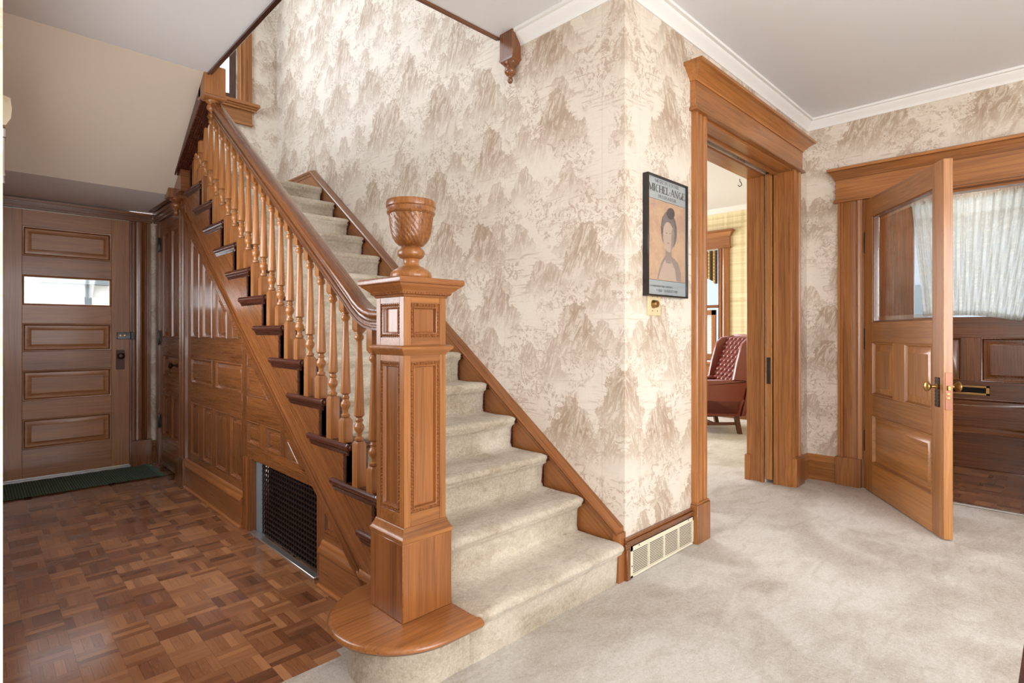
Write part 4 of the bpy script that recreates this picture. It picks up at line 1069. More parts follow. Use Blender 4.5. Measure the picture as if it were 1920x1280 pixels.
for nme, lab, (x0, x1, ya_, yb_, z0, z1), ax in (('window_2', 'upstairs hall window', (-0.5, -0.38, 3.1, 4.7, 3.3, 4.9), 'x'), ('window_3', 'wide window behind the viewer', (-0.45, 2.85, -3.14, -3.0, 0.65, 2.45), 'y'), ('window_4', 'side window behind the viewer', (-3.14, -3.0, -2.35, -0.05, 0.65, 2.45), 'x'), ('fill_window_5', 'added unseen parlor window for the fill light', (4.4, 6.8, 5.5, 5.6, 0.6, 2.5), 'y'), ('fill_window_7', 'added unseen window for the hall fill light', (-0.12, 0.02, 2.35, 3.85, 1.0, 2.1), 'x')):  # left hall and parlor side windows are invented to let fill light in
    o = thing(nme, lab, 'window'); o['kind'] = 'structure'
    b = MB(OAK, 0.002)
    if ax == 'y':
        ym = (ya_+yb_)/2
        for xa_ in [x0 + (x1-x0)*i/3 for i in range(4)]: b.box(xa_-0.03, xa_+0.03, ym-0.03, ym+0.03, z0, z1)
        for zc in (z0+0.03, (z0+z1)/2, z1-0.03): b.box(x0, x1, ym-0.025, ym+0.025, zc-0.025, zc+0.025)
    else:
        xm = (x0+x1)/2
        for y_ in [ya_ + (yb_-ya_)*i/2 for i in range(3)]: b.box(xm-0.03, xm+0.03, y_-0.03, y_+0.03, z0, z1)
        for zc in (z0+0.03, (z0+z1)/2, z1-0.03): b.box(xm-0.025, xm+0.025, ya_, yb_, zc-0.025, zc+0.025)
    b.build('sash', o)

# ------------------------------------------------------------------ open vestibule door (door_4)
DH = Vector((4.752, 1.066)); DA = math.atan2(-0.57, -0.853)
o = thing('door_4', 'open oak inner door with one large bevelled glass pane', 'door', (DH.x, DH.y, 0), DA); o['kind'] = 'structure'
DW = 1.032; TH = 0.048
b = MB(OAKL, 0.002)
b.box(0.0, 0.123, 0, TH, 0.006, 2.150, axis=2); b.box(0.917, DW, 0, TH, 0.006, 2.150, axis=2)
for z0, z1 in ((0.006, 0.222), (0.573, 0.718), (1.100, 1.243), (2.008, 2.150)): b.box(0.123, 0.917, 0, TH, z0, z1, axis=0)
b.box(0.448, 0.588, 0, TH, 0.718, 1.100, axis=2)
b.build('frame', o)
for x0, x1, z0, z1, g in ((0.123, 0.917, 0.222, 0.573, 0), (0.123, 0.448, 0.718, 1.100, 2), (0.588, 0.917, 0.718, 1.100, 2)):
    b = MB(OAKL); raised(b, rect(x0, x1, z0, z1), g, 0.0, w=0.062); raised(b, rect(x0, x1, z0, z1), g, TH, True, w=0.062); b.build('panel', o)
b = MB(OAKD, 0.001)
for x0, x1, z0, z1 in ((0.123, 0.135, 1.243, 2.008), (0.905, 0.917, 1.243, 2.008), (0.135, 0.905, 1.243, 1.253), (0.135, 0.905, 1.998, 2.008)): b.box(x0, x1, 0.006, TH-0.006, z0, z1)
b.build('glazing_bead', o)
b = MB([GLASS]); b.box(0.165, 0.875, 0.021, 0.027, 1.283, 1.968); gp = b.build('glass_pane', o)
b = MB([BGLASS])
a_, c_, e_, f_ = 0.135, 0.905, 1.253, 1.998; w_ = 0.03
vs = [(a_, 0.0235, e_), (c_, 0.0235, e_), (c_, 0.0235, f_), (a_, 0.0235, f_), (a_+w_, 0.0208, e_+w_), (c_-w_, 0.0208, e_+w_), (c_-w_, 0.0208, f_-w_), (a_+w_, 0.0208, f_-w_)]
b.faces(vs, [(0, 1, 5, 4), (1, 2, 6, 5), (2, 3, 7, 6), (3, 0, 4, 7)]); be = b.build('bevelled_edge', gp, auto=False); be['label'] = 'bright bevelled glass border'
for fl, yy in ((-1, 0.0), (1, TH)):
    b = MB([BRONZE], 0.0015); b.box(0.952, 0.998, yy, yy+fl*0.004, 0.745, 0.915)
    for i in range(9):
        for xx in (0.957, 0.993): b.box(xx-0.002, xx+0.002, yy, yy+fl*0.006, 0.752+i*0.019, 0.762+i*0.019)
    pl = b.build('escutcheon', o)
    knob('door_knob', o, (0.975, yy+fl*0.004, 0.862), (0, fl, 0), BRASS, 0.029, 0.062)
b = MB([COPPER], 0.001); b.box(DW, DW+0.003, 0.008, TH-0.006, 0.735, 0.945); lk = b.build('lock_faceplate', o)
b = MB([BRASS], 0.002); b.box(DW, DW+0.012, 0.017, 0.033, 0.845, 0.872)
for zc in (0.822, 0.800):
    b.M = Matrix.Translation((DW+0.003, 0.024, zc)) @ Matrix.Rotation(PI/2, 4, 'Y'); b.lathe([(0.008, 0), (0.008, 0.002), (0.004, 0.0025), (0.0005, 0.0025)], 0, 0, 14); b.M = Matrix.Identity(4)
b.build('latch_bolt', lk)
for z in (1.84, 1.12, 0.36): hinge(o, -0.012, 0.012, z, 0.14, BLACK, 0.03)

# ------------------------------------------------------------------ outer front door (door_5) at x = 6.1, faces -x
XO = 6.1
o = thing('door_5', 'brown oak outer front door with a lace-curtained window', 'door', (XO, 0, 0), -PI/2); o['kind'] = 'structure'
b = MB(OAKD, 0.002)
Lo, Hi = lx(1.13), lx(0.02)
g0, g1 = lx(0.985), lx(0.165)
b.box(Lo, g0, 0, 0.045, 0.008, 2.46, axis=2); b.box(g1, Hi, 0, 0.045, 0.008, 2.46, axis=2)
for z0, z1 in ((0.008, 0.305), (0.60, 0.75), (1.122, 1.30), (2.32, 2.46)): b.box(g0, g1, 0, 0.045, z0, z1, axis=0)
b.box(lx(0.648), lx(0.519), 0, 0.045, 0.75, 1.122, axis=2)
b.build('frame', o)
for x0, x1, z0, z1, g in ((g0, g1, 0.305, 0.60, 0), (g0, lx(0.648), 0.75, 1.122, 2), (lx(0.519), g1, 0.75, 1.122, 2)):
    b = MB(OAKD); raised(b, rect(x0, x1, z0, z1), g, w=0.06); b.build('panel', o)
b = MB([GLASS]); b.box(g0, g1, 0.02, 0.024, 1.30, 2.32); b.build('glass_pane', o)
b = MB([BRASS], 0.002)
m0, m1, ma, mb_ = lx(0.745), lx(0.462), 0.634, 0.714
b.box(m0, m1, -0.006, 0, ma, ma+0.018); b.box(m0, m1, -0.006, 0, mb_-0.018, mb_); b.box(m0, m0+0.025, -0.006, 0, ma, mb_); b.box(m1-0.025, m1, -0.006, 0, ma, mb_)
ms = b.build('mail_slot', o)
b = MB([DARKIN]); b.box(m0+0.02, m1-0.02, -0.003, 0, ma+0.015, mb_-0.015); b.build('slot_opening', ms)
b = MB(OAKD, 0.002)
b.box(lx(1.3), lx(-1.16), -0.02, 0.3, -0.02, 0.007, axis=0)
b.box(lx(1.3), lx(1.14), -0.03, 0.06, 0, 2.52, axis=2); b.box(lx(0.0), lx(-1.16), 0.0, 0.06, 0, 2.52, axis=2); b.box(lx(1.3), lx(-1.16), -0.02, 0.06, 2.465, 2.62, axis=0); b.box(lx(1.14), lx(1.13), 0, 0.06, 0, 2.47, axis=2)
struct(b.build('trim_11', loc=(XO, 0, 0), rz=-PI/2), 'oak frame around the outer front door', 'trim')
# lace curtain gathered on two rods
b = MB([LACE])
nxc, nzc = 150, 26; vs = []; fs = []
for j in range(nzc+1):
    t = j/nzc
    for i in range(nxc+1):
        s_ = i/nxc
        # wider at the top, drawn in and sagging at the bottom right
        xl_, xr_ = lx(0.995 - 0.085*(1-t)), lx(0.06 + 0.20*(1-t))
        zlo = 1.315 - 0.07*max(0, s_-0.45)**1.6*2.2; zhi = 2.335
        z = zlo + (zhi-zlo)*t
        x = xl_ + (xr_-xl_)*s_
        y = -0.040 + 0.016*math.sin(s_*2*PI*(13+2*t) + 1.3*math.sin(t*3)) + 0.006*math.sin(s_*2*PI*37+t*4)
        vs.append((x, y, z))
for j in range(nzc):
    for i in range(nxc): a = j*(nxc+1)+i; fs.append((a, a+1, a+nxc+2, a+nxc+1))
b.faces(vs, fs, 0, True)
cu = thing('lace_curtain', 'sheer white lace curtain gathered over the front door window', 'curtain', (XO, 0, 0), -PI/2)
b.build('lace_panel', cu, auto=False)
for (zc, hh) in ((2.335, 0.03), (1.33, 0.022)):
    b = MB([LACE]); vs = []; fs = []
    for i in range(nxc+1):
        s_ = i/nxc; x = lx(1.0) + (lx(0.06)-lx(1.0))*s_ if zc > 2 else lx(0.91) + (lx(0.26)-lx(0.91))*s_
        zz = zc if zc > 2 else 1.335 - 0.07*max(0, s_-0.45)**1.6*2.2
        y = -0.034 + 0.008*math.sin(s_*2*PI*45)
        vs += [(x, y, zz-hh), (x, y, zz+hh+0.004*math.sin(s_*2*PI*30))]
    for i in range(nxc): fs.append((2*i, 2*i+2, 2*i+3, 2*i+1))
    b.faces(vs, fs, 0, True); b.build('gathered_heading', cu, auto=False)
b = MB([BRASS])
b.M = Matrix.Translation((lx(1.0), -0.026, 2.335)) @ Matrix.Rotation(PI/2, 4, 'Y'); b.lathe([(0.004, 0), (0.004, 0.94)], 0, 0, 8)
b.build('curtain_rod', cu)

# ------------------------------------------------------------------ poster
PX0, PX1, PZ0, PZ1 = 2.360, 2.762, 1.354, 1.961
o = thing('framed_poster', 'black-framed museum exhibition poster on the narrow wallpapered wall', 'poster', (0, YP, 0))
b = MB([BLACK], 0.001)
f = 0.009; yf = -0.032
b.box(PX0, PX0+f, yf, 0, PZ0, PZ1); b.box(PX1-f, PX1, yf, 0, PZ0, PZ1); b.box(PX0+f, PX1-f, yf, 0, PZ0, PZ0+f); b.box(PX0+f, PX1-f, yf, 0, PZ1-f, PZ1)
b.build('frame', o)
PGREY = plain('poster_grey_paper', srgb(176, 182, 184), 0.35, coat=0.4)
PTAN = NT('poster_tan_paper')
nn_ = PTAN.noise(PTAN.obj(), 9.0, 5, 0.6); n3_ = PTAN.noise(PTAN.obj(), 60.0, 4, 0.6)
PTAN.put(PTAN.b, 'Base Color', PTAN.mix(PTAN.ss(PTAN.math('ADD', nn_, PTAN.math('MULTIPLY', n3_, .3)), 0.45, 0.85), srgb(222, 184, 150), srgb(196, 160, 138))); PTAN.b.inputs['Roughness'].default_value = 0.35; PTAN.b.inputs['Coat Weight'].default_value = 0.4
PTAN = PTAN.m
b = MB([PGREY]); b.box(PX0+f, PX1-f, -0.020, 0, PZ0+f, PZ1-f); b.build('poster_sheet', o)
b = MB([PTAN]); b.box(PX0+f+.006, PX1-f-.006, -0.0210, -0.0200, 1.438, 1.842); b.build('picture_field', o)
INK = plain('grey_black_ink', srgb(44, 48, 54), 0.5); INK2 = plain('soft_grey_ink', srgb(108, 112, 120), 0.5); CHALK = plain('grey_chalk', srgb(130, 118, 112), 0.8); CHALK2 = plain('dark_chalk', srgb(92, 84, 84), 0.8)
b = MB([INK]); b.box(PX0+f+.006, PX1-f-.006, -0.0214, -0.020, 1.842, 1.8435); b.build('ruled_line', o); b = MB([INK]); b.box(PX0+f+.006, PX1-f-.006, -0.0214, -0.020, 1.4365, 1.438); b.build('ruled_line', o)
# stand-in drawing: a plain draped head-and-shoulders silhouette in chalk tones
b = MB([CHALK, CHALK2])
def blob(pts, mi, yy):
    b.faces([(p[0], yy, p[1]) for p in pts], [tuple(range(len(pts)))], mi)
def ell(cx, cz, rx, rz__, n=28, rot=0.0): return [(cx + rx*math.cos(t)*math.cos(rot) - rz__*math.sin(t)*math.sin(rot), cz + rx*math.cos(t)*math.sin(rot) + rz__*math.sin(t)*math.cos(rot)) for t in [2*PI*i/n for i in range(n)]]
cxp = 2.575
LITE = plain('pale_chalk', srgb(200, 174, 156), 0.8); MIDC = plain('mid_chalk', srgb(160, 142, 132), 0.8)
b.mats = [CHALK, CHALK2, LITE, MIDC]
blob([(2.46, 1.442), (2.70, 1.442), (2.70, 1.49), (2.675, 1.535), (2.64, 1.555), (2.60, 1.57), (2.545, 1.57), (2.50, 1.53), (2.475, 1.48)], 3, -0.0212)
blob([(2.47, 1.442), (2.655, 1.442), (2.64, 1.50), (2.60, 1.545), (2.56, 1.56), (2.52, 1.53), (2.49, 1.48)], 2, -0.0214)
blob(ell(2.578, 1.70, 0.082, 0.098), 0, -0.0213); blob(ell(2.595, 1.79, 0.042, 0.030, rot=.2), 1, -0.0214)
blob([(2.545, 1.53), (2.60, 1.53), (2.605, 1.62), (2.545, 1.62)], 3, -0.0215)
blob(ell(2.572, 1.665, 0.056, 0.078, rot=0.1), 2, -0.0216)
blob([(2.595, 1.59), (2.625, 1.63), (2.632, 1.68), (2.622, 1.73), (2.603, 1.70), (2.60, 1.64)], 3, -0.0217)
for i in range(26):   # loose chalk strokes
    a = random.uniform(0, 2*PI); r1 = random.uniform(0.07, 0.092); x = 2.578 + math.cos(a)*r1*0.9; z = 1.71 + math.sin(a)*r1*1.0
    if z < 1.66: continue
    d_ = a + PI/2; l_ = 0.016; w__ = 0.002
    b.faces([(x-l_*math.cos(d_)-w__*math.cos(a), -0.0218, z-l_*math.sin(d_)-w__*math.sin(a)), (x+l_*math.cos(d_), -0.0218, z+l_*math.sin(d_)), (x-l_*math.cos(d_)+w__*math.cos(a), -0.0218, z-l_*math.sin(d_)+w__*math.sin(a))], [(0, 1, 2)], 1)
for (x, z, w__, h__) in ((2.552, 1.684, 0.010, 0.0022), (2.588, 1.686, 0.010, 0.0022), (2.568, 1.634, 0.010, 0.0026)): blob(ell(x, z, w__, h__, 12), 0, -0.0219)
b.build('chalk_drawing', o, auto=False)

# lettering: light serif capitals built from strokes (unit: cap height 1)
TK, TN = 0.15, 0.055   # thick / thin
GL = {
 'I': (0.30, [('v', .15, 0, 1, TK)]), 'L': (0.60, [('v', .14, 0, 1, TK), ('h', .14, .58, 0, TN), ('v', .57, 0, .2, TN)]),
 'E': (0.62, [('v', .14, 0, 1, TK), ('h', .14, .56, 0, TN), ('h', .14, .54, 1, TN), ('h', .14, .44, .5, TN), ('v', .57, 0, .2, TN), ('v', .54, .82, 1, TN)]),
 'F': (0.58, [('v', .14, 0, 1, TK), ('h', .14, .54, 1, TN), ('h', .14, .44, .5, TN)]), 'T': (0.66, [('v', .33, 0, 1, TK), ('h', .03, .63, 1, TN), ('v', .04, .82, 1, TN), ('v', .62, .82, 1, TN)]),
 'H': (0.80, [('v', .14, 0, 1, TK), ('v', .66, 0, 1, TK), ('h', .14, .66, .5, TN)]), 'N': (0.82, [('v', .13, 0, 1, TN), ('v', .70, 0, 1, TN), ('d', .13, 1, .70, 0, TK)]),
 'M': (0.98, [('v', .13, 0, 1, TN), ('v', .84, 0, 1, TK), ('d', .13, 1, .48, 0.05, TK), ('d', .48, 0.05, .84, 1, TN)]), 'A': (0.78, [('d', .08, 0, .39, 1, TN), ('d', .39, 1, .70, 0, TK), ('h', .2, .6, .34, TN)]),
 'V': (0.76, [('d', .08, 1, .39, 0, TK), ('d', .39, 0, .69, 1, TN)]), 'U': (0.78, [('v', .14, .25, 1, TK), ('v', .64, .25, 1, TN), ('a', .39, .28, .25, .28, 180, 360)]),
 'C': (0.76, [('a', .42, .5, .34, .5, 50, 310)]), 'G': (0.82, [('a', .42, .5, .34, .5, 50, 320), ('v', .68, .05, .45, TK)]), 'O': (0.82, [('a', .41, .5, .34, .5, 0, 360)]),
 'D': (0.80, [('v', .14, 0, 1, TK), ('a', .30, .5, .40, .5, -90, 90), ('h', .1, .3, 0, TN), ('h', .1, .3, 1, TN)]), 'S': (0.58, [('a', .29, .74, .20, .25, 20, 260), ('a', .29, .26, .22, .26, -160, 90)]),
 'R': (0.74, [('v', .14, 0, 1, TK), ('a', .32, .75, .24, .25, -90, 90), ('h', .1, .32, .5, TN), ('h', .1, .32, 1, TN), ('d', .36, .5, .68, 0, TK)]), 'J': (0.36, [('v', .2, 0, 1, TK)]),
 '-': (0.34, [('h', .08, .28, .42, .10)]), '1': (0.34, [('v', .17, 0, 1, TK)]), '9': (0.56, [('a', .28, .68, .2, .3, 0, 360), ('d', .47, .68, .2, 0, TN)]), '8': (0.56, [('a', .28, .74, .17, .24, 0, 360), ('a', .28, .26, .2, .26, 0, 360)]),
 '3': (0.54, [('a', .25, .74, .2, .25, -90, 140), ('a', .25, .26, .22, .26, -150, 90)]), ' ': (0.34, [])}
def glyph_quads(ch):
    w, st_ = GL[ch]; q = []
    for s_ in st_:
        if s_[0] == 'v':
            _, x, z0, z1, t = s_; q.append([(x-t/2, z0), (x+t/2, z0), (x+t/2, z1), (x-t/2, z1)])
            if ch in 'ILEFTHNMRD' or ch in 'U1J':
                for zc in ([0] if z0 == 0 else []) + ([1] if z1 == 1 else []):
                    if z1 - z0 > 0.5: q.append([(x-t/2-.07, max(zc-.045, 0)), (x+t/2+.07, max(zc-.045, 0)), (x+t/2+.07, min(zc+.045, 1)), (x-t/2-.07, min(zc+.045, 1))])
        elif s_[0] == 'h':
            _, x0, x1, z, t = s_; z = min(max(z, t/2), 1-t/2); q.append([(x0, z-t/2), (x1, z-t/2), (x1, z+t/2), (x0, z+t/2)])
        elif s_[0] == 'd':
            _, x0, z0, x1, z1, t = s_; q.append([(x0-t/2, z0), (x0+t/2, z0), (x1+t/2, z1), (x1-t/2, z1)])
            for (xx, zc) in ((x0, z0), (x1, z1)):
                if ch in 'AV' and abs(xx-.39) > .1: q.append([(xx-.12, max(zc-.045, 0)), (xx+.12, max(zc-.045, 0)), (xx+.12, min(zc+.045, 1)), (xx-.12, min(zc+.045, 1))])
        else:
            _, cx, cz, rx, rz2, a0, a1 = s_; n = max(6, int(abs(a1-a0)/18))
            for i in range(n):
                A = math.radians(a0+(a1-a0)*i/n); B = math.radians(a0+(a1-a0)*(i+1)/n); pt = []
                for ang, rr in ((A, 1), (B, 1)): pt.append((cx+rx*math.cos(ang), cz+rz2*math.sin(ang)))
                for ang in (B, A):
                    t = TN + (TK-TN)*abs(math.cos(ang)); pt.append((cx+(rx-t)*math.cos(ang), cz+(rz2-min(t, TN*1.3))*math.sin(ang)))
                q.append(pt)
    return w, q
def text(parent, name, s_, cx, z, h, width, mat_, yy):
    """s_ centred on cx, cap height h, squeezed to the given width"""
    tot = sum(GL[c][0] if c in GL else GL['E'][0] for c in s_); sx = width / tot
    b = MB([mat_]); x = cx - width/2
    for c in s_:
        acc = c in 'Éé'; w, qs = glyph_quads('E' if acc else c)
        if acc: qs = qs + [[(.25, 1.06), (.33, 1.06), (.46, 1.2), (.36, 1.2)]]
        for i_, p in enumerate(qs): b.faces([(x + a*sx, yy - 0.00002*(i_ % 7), z + c2*h) for a, c2 in p], [tuple(range(len(p)))])
        x += w*sx
    return b.build(name, parent, auto=False)
cx = (PX0+PX1)/2
text(o, 'lettering', 'MUSÉE DU LOUVRE', cx, 1.9290, 0.0150, 0.240, INK2, -0.0215)
text(o, 'lettering', 'MICHEL-ANGE', cx, 1.8810, 0.0370, 0.364, INK, -0.0215)
text(o, 'lettering', 'DESSINATEUR', cx, 1.8540, 0.0165, 0.178, INK2, -0.0215)
text(o, 'lettering', '9 MAI - 31 JUILLET 1989', cx, 1.3785, 0.0135, 0.215, INK2, -0.0215)
text(o, 'lettering', 'LA RÉUNION DES MUSÉES', cx-0.055, 1.4020, 0.0085, 0.220, INK, -0.0215)
b = MB([GLASS]); b.box(PX0+f, PX1-f, -0.0255, -0.0245, PZ0+f, PZ1-f); b.build('glass_sheet', o)

# dimmer plate
o = thing('dimmer_switch', 'almond wall plate with a round brass dimmer knob below the poster', 'switch', (2.457, YP, 1.315))
b = MB([ALMOND], 0.002); b.box(-0.060, 0.062, -0.007, 0, -0.058, 0.058); b.build('wall_plate', o)
b = MB([BRASS]); b.M = Matrix.Translation((-0.010, -0.007, 0.0)) @ Matrix.Rotation(PI/2, 4, 'X'); b.lathe([(0.0005, 0), (0.021, 0), (0.021, 0.006), (0.0185, 0.010), (0.0175, 0.024), (0.015, 0.027), (0.0005, 0.027)], 0, 0, 28, cap=False); b.build('knob', o)
for xx in (-0.018, 0.030):
    for zz in (-0.034, 0.038):
        b = MB([IRON]); b.M = Matrix.Translation((xx, -0.007, zz)) @ Matrix.Rotation(PI/2, 4, 'X'); b.lathe([(0.003, 0), (0.003, 0.001), (0.0005, 0.001)], 0, 0, 8); b.build('screw', o)

# cream wall register
o = thing('wall_register', 'cream louvered wall register at floor level under the poster', 'vent', (0, YP-0.006, 0))
b = MB([CREAMM], 0.001)
rx0, rx1, rz0, rz1 = 2.226, 2.862, 0.004, 0.158
b.box(rx0, rx1, -0.012, 0, rz1-0.027, rz1); b.box(rx0, rx1, -0.012, 0, rz0, rz0+0.012); b.box(rx0, rx0+0.022, -0.012, 0, rz0, rz1); b.box(rx1-0.022, rx1, -0.012, 0, rz0, rz1)
for i in (1, 2, 3):
    xx = rx0+0.022 + (rx1-rx0-0.044)*i/4; b.box(xx-0.004, xx+0.004, -0.010, 0, rz0, rz1-0.02)
b.build('frame', o)
b = MB([CREAMM])
for i in range(14):
    z = rz0+0.014 + i*0.0084
    b.faces([(rx0+0.02, -0.009, z), (rx1-0.02, -0.009, z), (rx1-0.02, -0.0085, z+0.0040), (rx0+0.02, -0.0085, z+0.0040)], [(0, 1, 2, 3)])
b.build('louvers', o)
b = MB([DARKIN]); b.box(rx0+0.01, rx1-0.01, -0.0012, 0, rz0+0.01, rz1-0.02); b.build('cavity', o)
for (xx, zz) in ((2.30, 0.146), (2.79, 0.147), (2.238, 0.06), (2.852, 0.06)): b = MB([IRON]); b.M = Matrix.Translation((xx, -0.012, zz)) @ Matrix.Rotation(PI/2, 4, 'X'); b.lathe([(0.004, 0), (0.004, 0.001), (0.0005, 0.001)], 0, 0, 8); b.build('screw', o)

# door mat
b = MB([RUGM]); 
vs = []; fs = []; nxm = 30
for i in range(nxm+1):
    x = 0.10 + 0.985*i/nxm
    for y in (5.150 + 0.02*i/nxm, 5.30, 5.50, 5.69): vs.append((x, y, 0.007 + 0.0015*math.sin(i*2.1+y*9)))
for i in range(nxm):
    for j in range(3): a = i*4+j; fs.append((a, a+4, a+5, a+1))
b.faces(vs, fs, 0, True)
mat_o = thing('door_mat', 'dark green ribbed doormat with fringed ends before the side door', 'mat')
b.build('woven_body', mat_o, auto=False)
b = MB([RUGM])
for xe, sg in ((1.082, 1), (0.102, -1)):
    for i in range(44):
        y = 5.165 + 0.52*i/43; l_ = random.uniform(0.03, 0.07); dy = random.uniform(-0.02, 0.02)
        b.faces([(xe, y-0.004, 0.006), (xe, y+0.004, 0.006), (xe+sg*l_, y+dy+0.003, 0.003), (xe+sg*l_, y+dy-0.003, 0.003), (xe+sg*l_*.5, y+dy*.5, 0.010)], [(0, 1, 4), (1, 2, 4), (2, 3, 4), (3, 0, 4)])
b.build('fringe', mat_o)['kind'] = 'stuff'

# door chime on the left wall
o = thing('door_chime', 'long-tube door chime with a papered cover box at the left wall', 'door chime', (0.02, 4.05, 2.265))
b = MB([CHW], 0.003)
b.prism([(0, 0), (0.110, 0.008), (0.130, 0.05), (0.134, 0.10), (0.128, 0.155), (0.10, 0.165), (0, 0.165)], 1, -0.09, 0.09, mi=0); b.build('cover', o)
for i, (yy, l_) in enumerate(((-0.055, 0.24), (0.0, 0.27), (0.055, 0.20))):
    b = MB([STEEL]); b.lathe([(0.006, -0.004), (0.014, -0.006), (0.014, -0.05), (0.008, -0.055), (0.008, -l_), (0.010, -l_-0.004), (0.010, -l_-0.016)], 0.100, yy, 12); b.build('chime_tube', o)

# ------------------------------------------------------------------ parlor: window, chair, hook
o = thing('window_6', 'oak-cased parlor window with shutters below', 'window', (XE, 0, 0), -PI/2); o['kind'] = 'structure'
b = MB(OAK, 0.002)
w0, w1 = lx(4.45), lx(3.36)
casing_strip(b, lx(3.37), lx(3.235), 0.2, 2.31, th=0.035, outer=1); casing_strip(b, lx(4.58), lx(4.45), 0.2, 2.31, th=0.035, outer=1)
header(b, lx(4.6), lx(3.22), 2.31, 2.53, th=0.035, cap=0.06)
b.box(w0-0.02, w1+0.02, -0.05, 0, 0.72, 0.75, axis=0); b.box(w0, w1, -0.02, 0.02, 0.55, 0.72, axis=0)
b.build('casing', o)
b = MB(OAKD, 0.002)
b.box(w1-0.035, w1, 0.0, 0.05, 0.75, 2.31, axis=2); b.box(w0, w0+0.04, 0, 0.05, 0.75, 2.31, axis=2); b.box(w0, w1, 0, 0.05, 1.50, 1.54, axis=0); b.build('sash', o)
b = MB([GLASS]); b.box(w0, w1, 0.06, 0.064, 0.75, 2.31); b.build('glass_pane', o)
for s0, s1 in ((lx(3.90), lx(3.42)), (lx(4.44), lx(3.92))):
    b = MB(REDW, 0.002)
    b.box(s0, s0+0.045, -0.03, 0, 0.77, 1.47, axis=2); b.box(s1-0.06, s1, -0.03, 0, 0.77, 1.47, axis=2); b.box(s0, s1, -0.03, 0, 0.77, 0.86, axis=0); b.box(s0, s1, -0.03, 0, 1.40, 1.47, axis=0)
    sh = b.build('shutter', o)
    b = MB([CREAMM])
    for i in range(20):
        z = 0.875 + i*0.0262; b.faces([(s0+0.045, -0.024, z), (s1-0.06, -0.024, z), (s1-0.06, -0.008, z+0.016), (s0+0.045, -0.008, z+0.016)], [(0, 1, 2, 3)])
    b.build('shutter_slats', sh)
# valance
b = MB([VAL])
vs = []; fs = []; n_ = 60
for i in range(n_+1):
    s_ = i/n_; x = w0 + (w1-0.03-w0)*s_; y = -0.03 + 0.012*math.sin(s_*2*PI*14)
    edge = min(s_, 1-s_); zb_ = 1.83 + (0.12*math.sin(min(edge/0.30, 1)*PI/2) if edge > 0.06 else 0.0)
    vs += [(x, y, zb_), (x, y, 2.29)]
for i in range(n_): fs.append((2*i, 2*i+2, 2*i+3, 2*i+1))
b.faces(vs, fs, 0, True)
vo = b.build('valance', loc=(XE, 0, 0), rz=-PI/2, auto=False); tag(vo, 'yellow and brown checked valance hanging in the parlor window', 'valance')
b = MB([IRON])
ptsH = [(0, 0, 0), (0.002, 0, -0.03), (0.02, 0, -0.045), (0.022, 0, -0.07), (0.0, 0, -0.085), (-0.02, 0, -0.07)]
for p, q in zip(ptsH, ptsH[1:]):
    d = Vector(q)-Vector(p); b.M = Matrix.Translation(p) @ Vector((0, 0, 1)).rotation_difference(d).to_matrix().to_4x4(); b.lathe([(0.004, 0), (0.004, d.length)], 0, 0, 8)
ho = b.build('ceiling_hook', loc=(6.05, 2.55, CZ), rz=-0.8); tag(ho, 'small dark metal plant hook in the parlor ceiling', 'hook')

# wing chair: local frame, front towards -x, seen from its left side
ch = thing('wing_chair', 'oxblood leather wing chair with a deep-buttoned back in the parlor', 'chair', (6.295, 3.043, 0), math.radians(-42))
def ss(mb, poly, y0_, y1_, r=0.02, mi=0):
    """upholstered slab: outline in (x,z) between y0 and y1 with softened edge"""
    loops = []
    steps = [(r, y0_), (r*0.3, y0_+r*0.3), (0, y0_+r), (0, y1_-r), (r*0.3, y1_-r*0.3), (r, y1_)]
    n = len(poly); vs = []; fs = []
    for ins, y in steps:
        for p in inset(poly, ins): vs.append((p[0], y, p[1]))
    for j in range(len(steps)-1):
        for i in range(n): fs.append((j*n+i, j*n+(i+1) % n, (j+1)*n+(i+1) % n, (j+1)*n+i))
    fs += [tuple(range(n)), tuple((len(steps)-1)*n+i for i in range(n))]
    mb.faces(vs, fs, mi, True)
# x forward = -x ; seat depth from x=-0.38 (front) to 0.36 (back)
b = MB([LEATHER]); ss(b, [(-0.40, 0.22), (0.22, 0.20), (0.30, 0.40), (-0.40, 0.42)], -0.36, 0.36, 0.025); b.build('seat_frame', ch)
b = MB([LEATHER]); ss(b, [(-0.42, 0.40), (0.24, 0.38), (0.24, 0.49), (-0.36, 0.52), (-0.42, 0.48)], -0.27, 0.27, 0.03); b.build('seat_cushion', ch)
for s_ in (-1, 1):
    a0, a1 = (-0.36, -0.25) if s_ < 0 else (0.25, 0.36)
    b = MB([LEATHER]); ss(b, [(-0.34, 0.22), (0.24, 0.20), (0.33, 0.60), (0.33, 0.62), (-0.30, 0.62), (-0.37, 0.56)], a0, a1, 0.03)
    b.build('arm', ch)
    a0, a1 = (-0.375, -0.315) if s_ < 0 else (0.315, 0.375)
    b = MB([LEATHER]); ss(b, [(0.15, 0.62), (0.36, 0.60), (0.54, 1.08), (0.50, 1.13), (0.32, 1.10), (0.25, 1.03), (0.19, 0.82)], a0, a1, 0.02)
    b.build('wing', ch)
b = MB([LEATHER])   # buttoned back
nu, nv = 60, 60; vs = []; fs = []
for j in range(nv+1):
    v_ = j/nv
    for i in range(nu+1):
        u_ = i/nu; y = -0.33 + 0.66*u_
        a = u_*6; c = v_*6
        d1 = (abs(math.sin(PI*(a+c)/1.0)) * abs(math.sin(PI*(a-c)/1.0)))**0.5
        bul = 0.05*d1
        x = 0.22 + 0.24*v_ - bul - 0.02; z = 0.50 + 0.64*v_ 
        if v_ > 0.93: x += (v_-0.93)*1.6; z -= (v_-0.93)**2*4
        vs.append((x, y, z))
